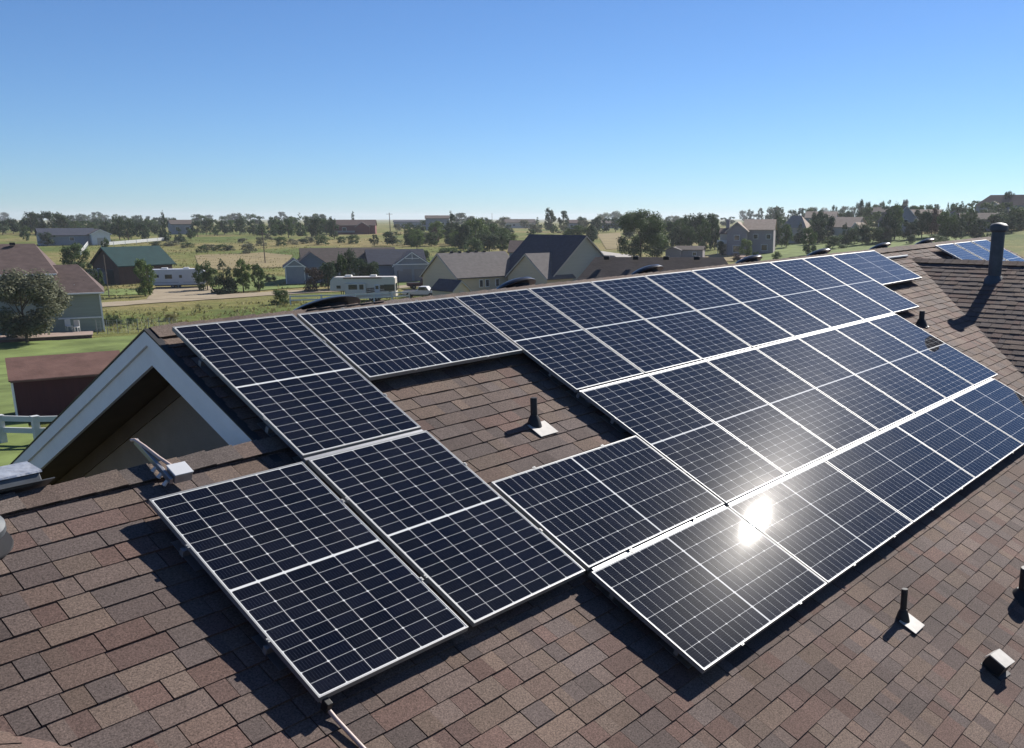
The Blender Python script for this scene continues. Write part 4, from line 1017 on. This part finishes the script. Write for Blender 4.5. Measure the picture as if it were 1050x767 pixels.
trailer(184, 295, -4, 9.0, 'white travel trailer parked in front of the dark barn', 'rv_white', H=3.25)
trailer(374, 308, -9, 9.6, 'cream fifth-wheel camper with brown swooshes behind the white rail fence', 'rv_cream', True, 'camper_trailer', 3.55)

# blue-grey house
h = Bld('blue_grey_house', 'long blue-grey house with several dark gables and a trussed garage', 'house', 350, base=289, yaw=4)
k = h.k
h.vol(-9.0, 4, 20, 9, 3.0, 'x', .62, 'wall_blue', 'roof_grey', .5) if False else None
h.vol(2.0, 5.0, 17.0, 9.0, 3.3, 'x', .60, 'wall_blue', 'roof_greybrown', .5)
h.vol(-5.2, 2.0, 5.2, 9.0, 3.5, 'y', .75, 'wall_blue', 'roof_greybrown', .4, trim='wall_blue')
h.vol(-8.2, -.4, 3.3, 6.0, 3.2, 'y', .72, 'wall_grey', 'roof_slate', .35, trim='trim')
h.vol(1.0, -.3, 3.0, 3.0, 2.7, 'y', .6, 'wall_blue', 'roof_slate', .3, trim='trim')
h.vol(10.5, 2.5, 10.5, 8.0, 3.2, 'x', .62, 'wall_blue', 'roof_slate', .4)
h.vol(13.0, -.5, 6.8, 5.0, 3.1, 'y', .68, 'wall_grey', 'roof_slate', .45, trim='trim')
h.door('f', 11.5, 2.6, 2.3, -3.0, 'wall_lilac', 'garage_door').door('f', 14.6, 2.6, 2.3, -3.0, 'wall_lilac', 'garage_door')
h.bx('gable_truss', 'trim', (13.0, -3.38, 3.2), (7.2, .08, .16)).bx('gable_truss', 'trim', (13.0, -3.38, 4.3), (2.6, .08, .13)).bx('gable_truss', 'trim', (13.0, -3.38, 4.6), (.12, .08, 1.0))
h.bx('porch_post', 'trim', (-.3, -1.75, 1.3), (.2, .2, 2.7)).bx('porch_post', 'trim', (2.3, -1.75, 1.3), (.2, .2, 2.7))
h.win('f', -5.2, 1.9, 1.4, 1.2, -2.5).win('f', 4.6, 1.8, 1.4, 1.2, .5).bx('corner_trim', 'trim', (-9.82, -3.38, 1.6), (.12, .12, 3.2)).bx('corner_trim', 'trim', (-6.58, -3.38, 1.6), (.12, .12, 3.2)).bx('fascia_band', 'trim', (-8.2, -3.43, 3.2), (3.4, .05, .18))

# tan house with two gables
h = Bld('tan_house', 'tan house with two sunlit gables and a large dark slate roof', 'house', 530, base=300, yaw=40)
q = h.k / .153
h.vol(-2.65 * q, 7.55 * q, 12.9 * q, 9.0 * q, 2.6 * q, 'x', .74, 'wall_tan', 'roof_grey', .4, trim='wall_cream')
h.vol(2.6 * q, -2.6 * q, 5.4 * q, 9.2 * q, 2.5 * q, 'x', .74, 'wall_tan', 'roof_grey', .4, trim='wall_cream')
h.vol(8.4 * q, -.4 * q, 13.6 * q, 13 * q, 3.0 * q, 'y', .82, 'wall_greige', 'roof_slate', .4, trim='wall_cream')
h.vol(12.5 * q, -6.5 * q, 8 * q, 5 * q, 2.6 * q, 'y', .7, 'wall_greige', 'roof_tan', .35, trim='wall_cream')
for x in (-4.6, -3.4, -1.4): h.win('f', x * q, 1.5 * q, .6, 1.1, 3.05 * q)
for x in (-6.6, -5.0, -3.4, -1.8, -.2): h.bx('roof_cap', 'black', (x * q, 7.6 * q, 6.15 * q), (.4, .35, .35))
h = Bld('tan_shed', 'small tan shed with a dark slate roof in front of the tan house', 'shed', 468, base=309, yaw=40)
h.vol(0, 1.2, 3.1, 4.8, 1.7, 'y', .85, 'wall_tan', 'roof_slate', .22, trim='wall_cream').door('f', 0, .8, 1.6, -1.2, 'wall_cream')
# low grey-brown roof right behind the ridge
h = Bld('low_house', 'near low house with a broad grey-brown hip roof just beyond the ridge', 'house', 668, D=38, yaw=-3)
h.hip(.12, 4.5, 8.14, 6.4, 4.95, 2.35, 'wall_tan', 'roof_greybrown', .5, inset=1.7)
for x in (-2.2, -.9, .45, 1.8): h.bx('roof_cap', 'black', (x, 4.1, 7.28), (.26, .2, .16), .03)
h = Bld('grey_garage', 'long pale outbuilding with a low roof right of the cottonwood', 'garage', 702, base=266, yaw=-8)
h.vol(1.2, 3, 7.2, 5, 2.5, 'x', .34, 'wall_lilac', 'roof_greybrown', .35); h.vol(-3.0, 1.5, 4.0, 6, 2.4, 'y', .36, 'wall_lilac', 'roof_grey', .3)
h.door('f', -3.0, 2.2, 2.0, -1.5, 'wall_lilac', 'garage_door').win('f', 2.6, 1.5, .9, .8, .5)
h = Bld('dark_roof_house', 'house with a plain grey roof behind the dark slate roof of the tan house', 'house', 547, D=235, yaw=-6)
h.vol(0, 5, 12.5, 9, 3.0, 'x', .55, 'wall_blue', 'roof_plum', .5); h.win('f', -3, 1.7, 1.3, 1.1, .5).win('f', 2, 1.7, 1.3, 1.1, .5)
# right-hand houses
h = Bld('two_storey_house', 'pale two-storey house with a balcony and tan roof on the right', 'house', 757, base=261, yaw=-5)
k = h.k
h.vol(20 * k, 6, 30 * k, 11, 25 * k, 'x', .48, 'wall_lilac', 'roof_tan', .5)
h.vol(-1 * k, 2.2, 20 * k, 10, 24 * k, 'y', .8, 'wall_lilac', 'roof_tan', .5, trim='wall_cream'); h.vol(-14 * k, 4.5, 12 * k, 5.0, 21 * k, 'x', .5, 'wall_cream', 'roof_plum', .4)
h.win('f', -1 * k, 17 * k, 1.4, 1.3, -2.8).win('f', -1 * k, 6 * k, 2.0, 1.7, -2.8).win('f', 17 * k, 18 * k, 1.2, 1.2, .5).win('f', 30 * k, 18 * k, 1.2, 1.2, .5).win('f', 26 * k, 7 * k, 1.6, 1.6, .5)
h.bx('balcony', 'wall_white', (-16 * k, .9, 11 * k), (12 * k, 2.0, .15)).bx('balcony_rail', 'wall_white', (-16 * k, -.06, 13 * k), (12 * k, .06, .8)).bx('porch_post', 'wall_white', (-21 * k, .0, 5.5 * k), (.2, .2, 11 * k)).bx('porch_post', 'wall_white', (-11 * k, .0, 5.5 * k), (.2, .2, 11 * k))
h.bx('chimney', 'wall_lilac', (-13 * k, 5.0, 30 * k), (1.0, 1.0, 10 * k))
h = Bld('cream_house', 'cream house with a tan hip roof beside the lawn', 'house', 813, base=249, yaw=-14)
k = h.k
h.hip(0, 4, 25 * k, 9, 15 * k, 12 * k, 'wall_cream', 'roof_tan', .5, inset=9 * k); h.win('f', -6 * k, 8 * k, 1.6, 1.6, -.5).win('f', 6 * k, 8 * k, 1.6, 1.6, -.5)
h = Bld('tan_roof_house', 'house with a broad pale tan roof among dark trees on the right', 'house', 868, base=246, yaw=-20)
k = h.k
h.vol(-2 * k, 4, 26 * k, 12, 13 * k, 'x', .5, 'wall_cream', 'roof_tan', .5); h.vol(13 * k, 0, 10 * k, 8, 11 * k, 'y', 1.2, 'wall_cream', 'roof_tan', .4, trim='trim')
h.win('f', -5 * k, 6 * k, 1.4, 1.4, -1).win('f', 13 * k, 6 * k, 1.4, 1.4, -4)
h = Bld('grey_gable_house', 'dark grey house with a tall gable and white trim lines on the right', 'house', 925, base=240, yaw=24)
k = h.k
h.vol(0, 4, 28 * k, 12, 13 * k, 'y', 1.05, 'wall_grey', 'roof_greybrown', .5, trim='trim'); h.vol(12 * k, 9, 20 * k, 8, 11 * k, 'y', 1.0, 'wall_grey', 'roof_tan', .4, trim='trim')
h.win('f', 0, 12 * k, 1.5, 1.5, -2).win('f', -7 * k, 5 * k, 1.5, 1.5, -2)
h = Bld('hilltop_house', 'big brown-roofed house on the hilltop at the right skyline', 'house', 1030, D=450, yaw=-10)
h.hip(0, 5, 24, 13, 4.8, 4.6, 'wall_grey', 'roof_plum', .6, inset=5); h.vol(-4, -2, 7, 8, 4.2, 'y', .6, 'wall_cream', 'roof_plum', .5, trim='trim'); h.win('f', 4, 2.4, 1.8, 1.4, -1.5).win('f', 8, 2.4, 1.8, 1.4, -1.5)
h = Bld('edge_house', 'plum-roofed house with a window at the right edge behind the flue pipe', 'house', 1058, D=88, yaw=-12)
h.vol(.6, 4, 7.2, 7, 4.0, 'x', .58, 'wall_grey', 'roof_plum', .4); h.vol(-1.1, 1.2, 2.6, 4.0, 3.4, 'y', .6, 'wall_grey', 'roof_plum', .3, trim='trim'); h.win('f', -1.1, 2.3, .9, 1.1, -.8).win('f', 1.9, 2.6, 1.2, 1.2, .5)
# far buildings on the skyline
GF = 'far houses on the skyline'
def far(px, base, yaw, sx, sy, h_, tan, wall, roof, label, axis='x', name='far_house'):
    h = Bld(name, label, 'house', px, base=base, yaw=yaw, group=GF)
    h.vol(0, 0, sx, sy, h_, axis, tan, wall, roof, .5); h.win('f', -sx * .22, h_ * .55, 1.6, 1.3, -sy / 2).win('f', sx * .22, h_ * .55, 1.6, 1.3, -sy / 2); return h
far(186, 240, 10, 9, 8, 4.4, .4, 'wall_grey', 'roof_greybrown', 'small grey house on the left skyline above the barn')
h = far(364, 240, -5, 19, 9, 4.0, .5, 'wall_red', 'roof_plum', 'dark red house on the hillside above the blue-grey house'); h.vol(4, -4, 6, 5, 3.4, 'y', .6, 'wall_red', 'roof_plum', .4, trim='wall_lilac').bx('porch_rail', 'wall_lilac', (-4, -5.4, 1.2), (9, .1, .8))
far(424, 233, 4, 26, 9, 3.6, .25, 'wall_grey', 'roof_slate', 'long low grey building on the skyline left of the tall conifer')
far(449, 236, 0, 12, 9, 6.0, .30, 'wall_grey', 'roof_greybrown', 'taller grey building on the skyline beside the tall conifer')
far(495, 234, -5, 9, 8, 4.0, .4, 'wall_grey', 'roof_slate', 'small dark house on the skyline above the light green tree')
far(533, 234, 6, 20, 10, 3.8, .4, 'wall_cream', 'roof_greybrown', 'pale house with a brown roof on the skyline above the tan house')
far(590, 235, 0, 10, 8, 3.6, .4, 'wall_grey', 'roof_plum', 'small plum-roofed house on the skyline right of the round dark tree')
far(626, 234, 0, 14, 8, 3.0, .3, 'wall_grey', 'roof_greybrown', 'low house on the skyline above the tan field')
far(842, 236, -8, 12, 9, 5.0, .5, 'wall_grey', 'roof_tan', 'grey house half hidden by dark trees left of the tan roof')
far(895, 227, 0, 13, 9, 4.4, .45, 'wall_grey', 'roof_greybrown', 'brown house on the right skyline above the tan roof')
far(977, 231, 0, 9, 8, 3.4, .4, 'wall_grey', 'roof_tan', 'small house with a pale gable among trees on the right skyline', 'y')

far(948, 232, -6, 11, 9, 4.0, .45, 'wall_cream', 'roof_tan', 'small cream house with a tan roof among trees right of the tall grey gable')
far(1002, 236, 8, 12, 9, 3.6, .42, 'wall_grey', 'roof_greybrown', 'low grey house in the trees below the hilltop house')
# maroon shed at the left
h = Bld('maroon_shed', 'long low maroon shed with red-brown roof beside the gable end', 'shed', 66, base=429, yaw=2)
k = h.k
h.vol(9 * k, 33 * k, 98 * k, 62 * k, 43 * k, 'x', .55, 'wall_maroon', 'roof_red', .14, rth=.06)
h.bx('corner_trim', 'trim', (-40 * k, 1.6 * k, 21 * k), (.09, .12, 43 * k)).bx('fascia_band', 'roof_red', (9 * k, -.15, 42 * k), (100 * k, .04, .08))
# ------------------------------------------------------------------ fences, poles, vehicles
def rail_fence(name, label, pts, nrail, h, r, mat, spacing, post=None, lift=0.):
    P = [at(*q) for q in pts]
    o = empty(name, Matrix.Translation(P[0]), label, 'fence'); o0 = P[0]
    for a, c in zip(P, P[1:]):
        n = max(1, int((c - a).length / spacing))
        for i in range(n + (1 if c is P[-1] else 0)):
            q = a.lerp(c, i / n); q.z = terrain(q.x, q.y)
            b = MB(); w = post or r * 2; b.box((q.x - o0.x, q.y - o0.y, q.z - o0.z + h / 2), (w, w, h)); b.box((q.x - o0.x, q.y - o0.y, q.z - o0.z + h + .02), (w * 1.2, w * 1.2, .04)); b.build('post', mat, o)
        for j in range(nrail):
            b = MB(); z = h * (.92 - .8 * j / max(1, nrail))
            A, B = a - o0 + Vector((0, 0, z)), c - o0 + Vector((0, 0, z)); A.z = terrain(a.x, a.y) - o0.z + z; B.z = terrain(c.x, c.y) - o0.z + z
            d = (B - A).normalized(); M = frame((A + B) / 2, d, Vector((-d.y, d.x, 0)).normalized(), (0, 0, 1)); b.box((0, 0, 0), ((B - A).length, r, r * 2.6), M); b.build('rail', mat, o)
    return o
rail_fence('white_fence', 'chunky white vinyl fence in front of the maroon shed', [(-60, 452), (4, 456), (40, 457), (76, 456), (120, 455)], 2, 1.2, .085, 'vinyl', 9, .24)
rail_fence('white_fence', 'white rail fence in front of the cream camper', [(298, 313), (330, 312), (365, 311), (420, 308)], 2, 1.35, .07, 'vinyl', 2.4, .14)
rail_fence('white_fence', 'long low white fence in the left distance above the barn', [(104, 253), (140, 250), (172, 247)], 3, 1.3, .12, 'vinyl', 5, .2)
rail_fence('white_fence', 'short white fence slanting down from the white gable', [(83, 262), (91, 251)], 3, 1.3, .12, 'vinyl', 5, .2)
# wire fence
P = [at(*q) for q in ((100, 343), (142, 341), (186, 339))]
o = empty('wire_fence', Matrix.Translation(P[0]), 'pale wire mesh fence between the lawn and the dry pasture', 'fence')
for a, c in zip(P, P[1:]):
    n = 4
    for i in range(n):
        q = a.lerp(c, i / n) - P[0]; b = MB(); b.tube([(q.x, q.y, q.z), (q.x, q.y, q.z + 1.5)], .035, 6); b.build('post', 'galv', o)
    b = MB()
    for z in [.1 + .16 * i for i in range(9)]:
        b.tube([a - P[0] + Vector((0, 0, z)), c - P[0] + Vector((0, 0, z))], .008, 4)
    m = int((c - a).length / .35)
    for i in range(m):
        q = a.lerp(c, i / m) - P[0]; b.tube([q + Vector((0, 0, .05)), q + Vector((0, 0, 1.4))], .006, 4)
    b.build('mesh', 'vinyl', o)
def pole(px, base, top, r, label, arm=0, name='utility_pole'):
    p = at(px, base); h = (base - top) * mpp(p); o = empty(name, view_frame(p, 15), label, 'pole')
    b = MB(); b.tube([(0, 0, -.3), (0, 0, h)], [r, r * .7], 8); b.build('pole', 'wood', o)
    if arm:
        b = MB(); b.box((0, 0, h - .5), (arm, .12, .12)); b.build('crossarm', 'wood', o)
pole(272, 270, 238, .13, 'thin dark utility pole on the brown field left of the blue-grey house', 1.6)
pole(401, 250, 219, .16, 'utility pole on the skyline above the garage gable', 2.2)
pole(112, 305, 262, .07, 'slim dark post by the gravel road left of the barn')
pole(505, 236, 219, .12, 'thin mast on the skyline right of the light green tree')
p = at(409, 296); o = empty('basketball_hoop', view_frame(p, 10), 'grey basketball hoop on a pole behind the camper', 'basketball hoop')
b = MB(); b.tube([(0, 0, 0), (0, 0, 3.0), (0, -.5, 3.4)], .06, 8); b.build('pole', 'black', o)
b = MB(); b.box((0, -.55, 3.55), (1.5, .06, 1.0)); b.build('backboard', 'wall_grey', o)
b = MB(); b.tube([(.23 * math.cos(t * .524), -.85 + .23 * math.sin(t * .524), 3.15) for t in range(13)], .015, 5); b.build('rim', 'wall_red', o)
def pickup(px, base, yaw, mat, label, name='pickup_truck'):
    p = at(px, base); o = empty(name, view_frame(p, yaw), label, 'truck')
    b = MB(); b.prism([(-2.7, .5), (-2.75, 1.05), (-.4, 1.1), (-.1, 1.75), (1.1, 1.75), (1.55, 1.15), (2.65, 1.05), (2.75, .5)], 'y', -.95, .95); b.build('body', mat, o, bevel=.08)
    b = MB(); b.prism([(-.25, 1.18), (-.02, 1.66), (1.03, 1.66), (1.38, 1.18)], 'y', -.965, .965); b.build('window', 'pane', o)
    b = MB(); b.box((-1.6, 0, 1.09), (2.0, 1.6, .06)); b.build('truck_bed', 'black', o)
    for x in (-1.75, 1.75):
        for y in (-.9, .9): wheel_part(o, x, y, .4, .26)
    for y in (-.7, .7):
        b = MB(); b.box((2.73, y, .9), (.06, .3, .18)); b.build('headlight', 'wall_white', o)
pickup(432, 305, -15, 'rv_white', 'white pickup partly hidden behind the ridge, right of the camper')
pickup(434, 296, 10, 'wall_maroon', 'dark pickup parked behind the white pickup near the tan gable')

# ------------------------------------------------------------------ air: thin even haze over the whole place
m, n, l, b_ = new_mat('thin_haze'); n.remove(b_)
pv = n.new('ShaderNodeVolumePrincipled'); pv.inputs['Color'].default_value = (.86, .91, .97, 1); pv.inputs['Density'].default_value = .00014; pv.inputs['Anisotropy'].default_value = .2
l.new(pv.outputs[0], n['Material Output'].inputs['Volume'])
MT['haze'] = m
b = MB(); b.box((CAM.x, CAM.y, 4.0), (12400, 12400, 50)); hz = b.build('haze', 'haze'); tag(hz, 'thin pale haze in the air over the fields', 'haze', kind='stuff')
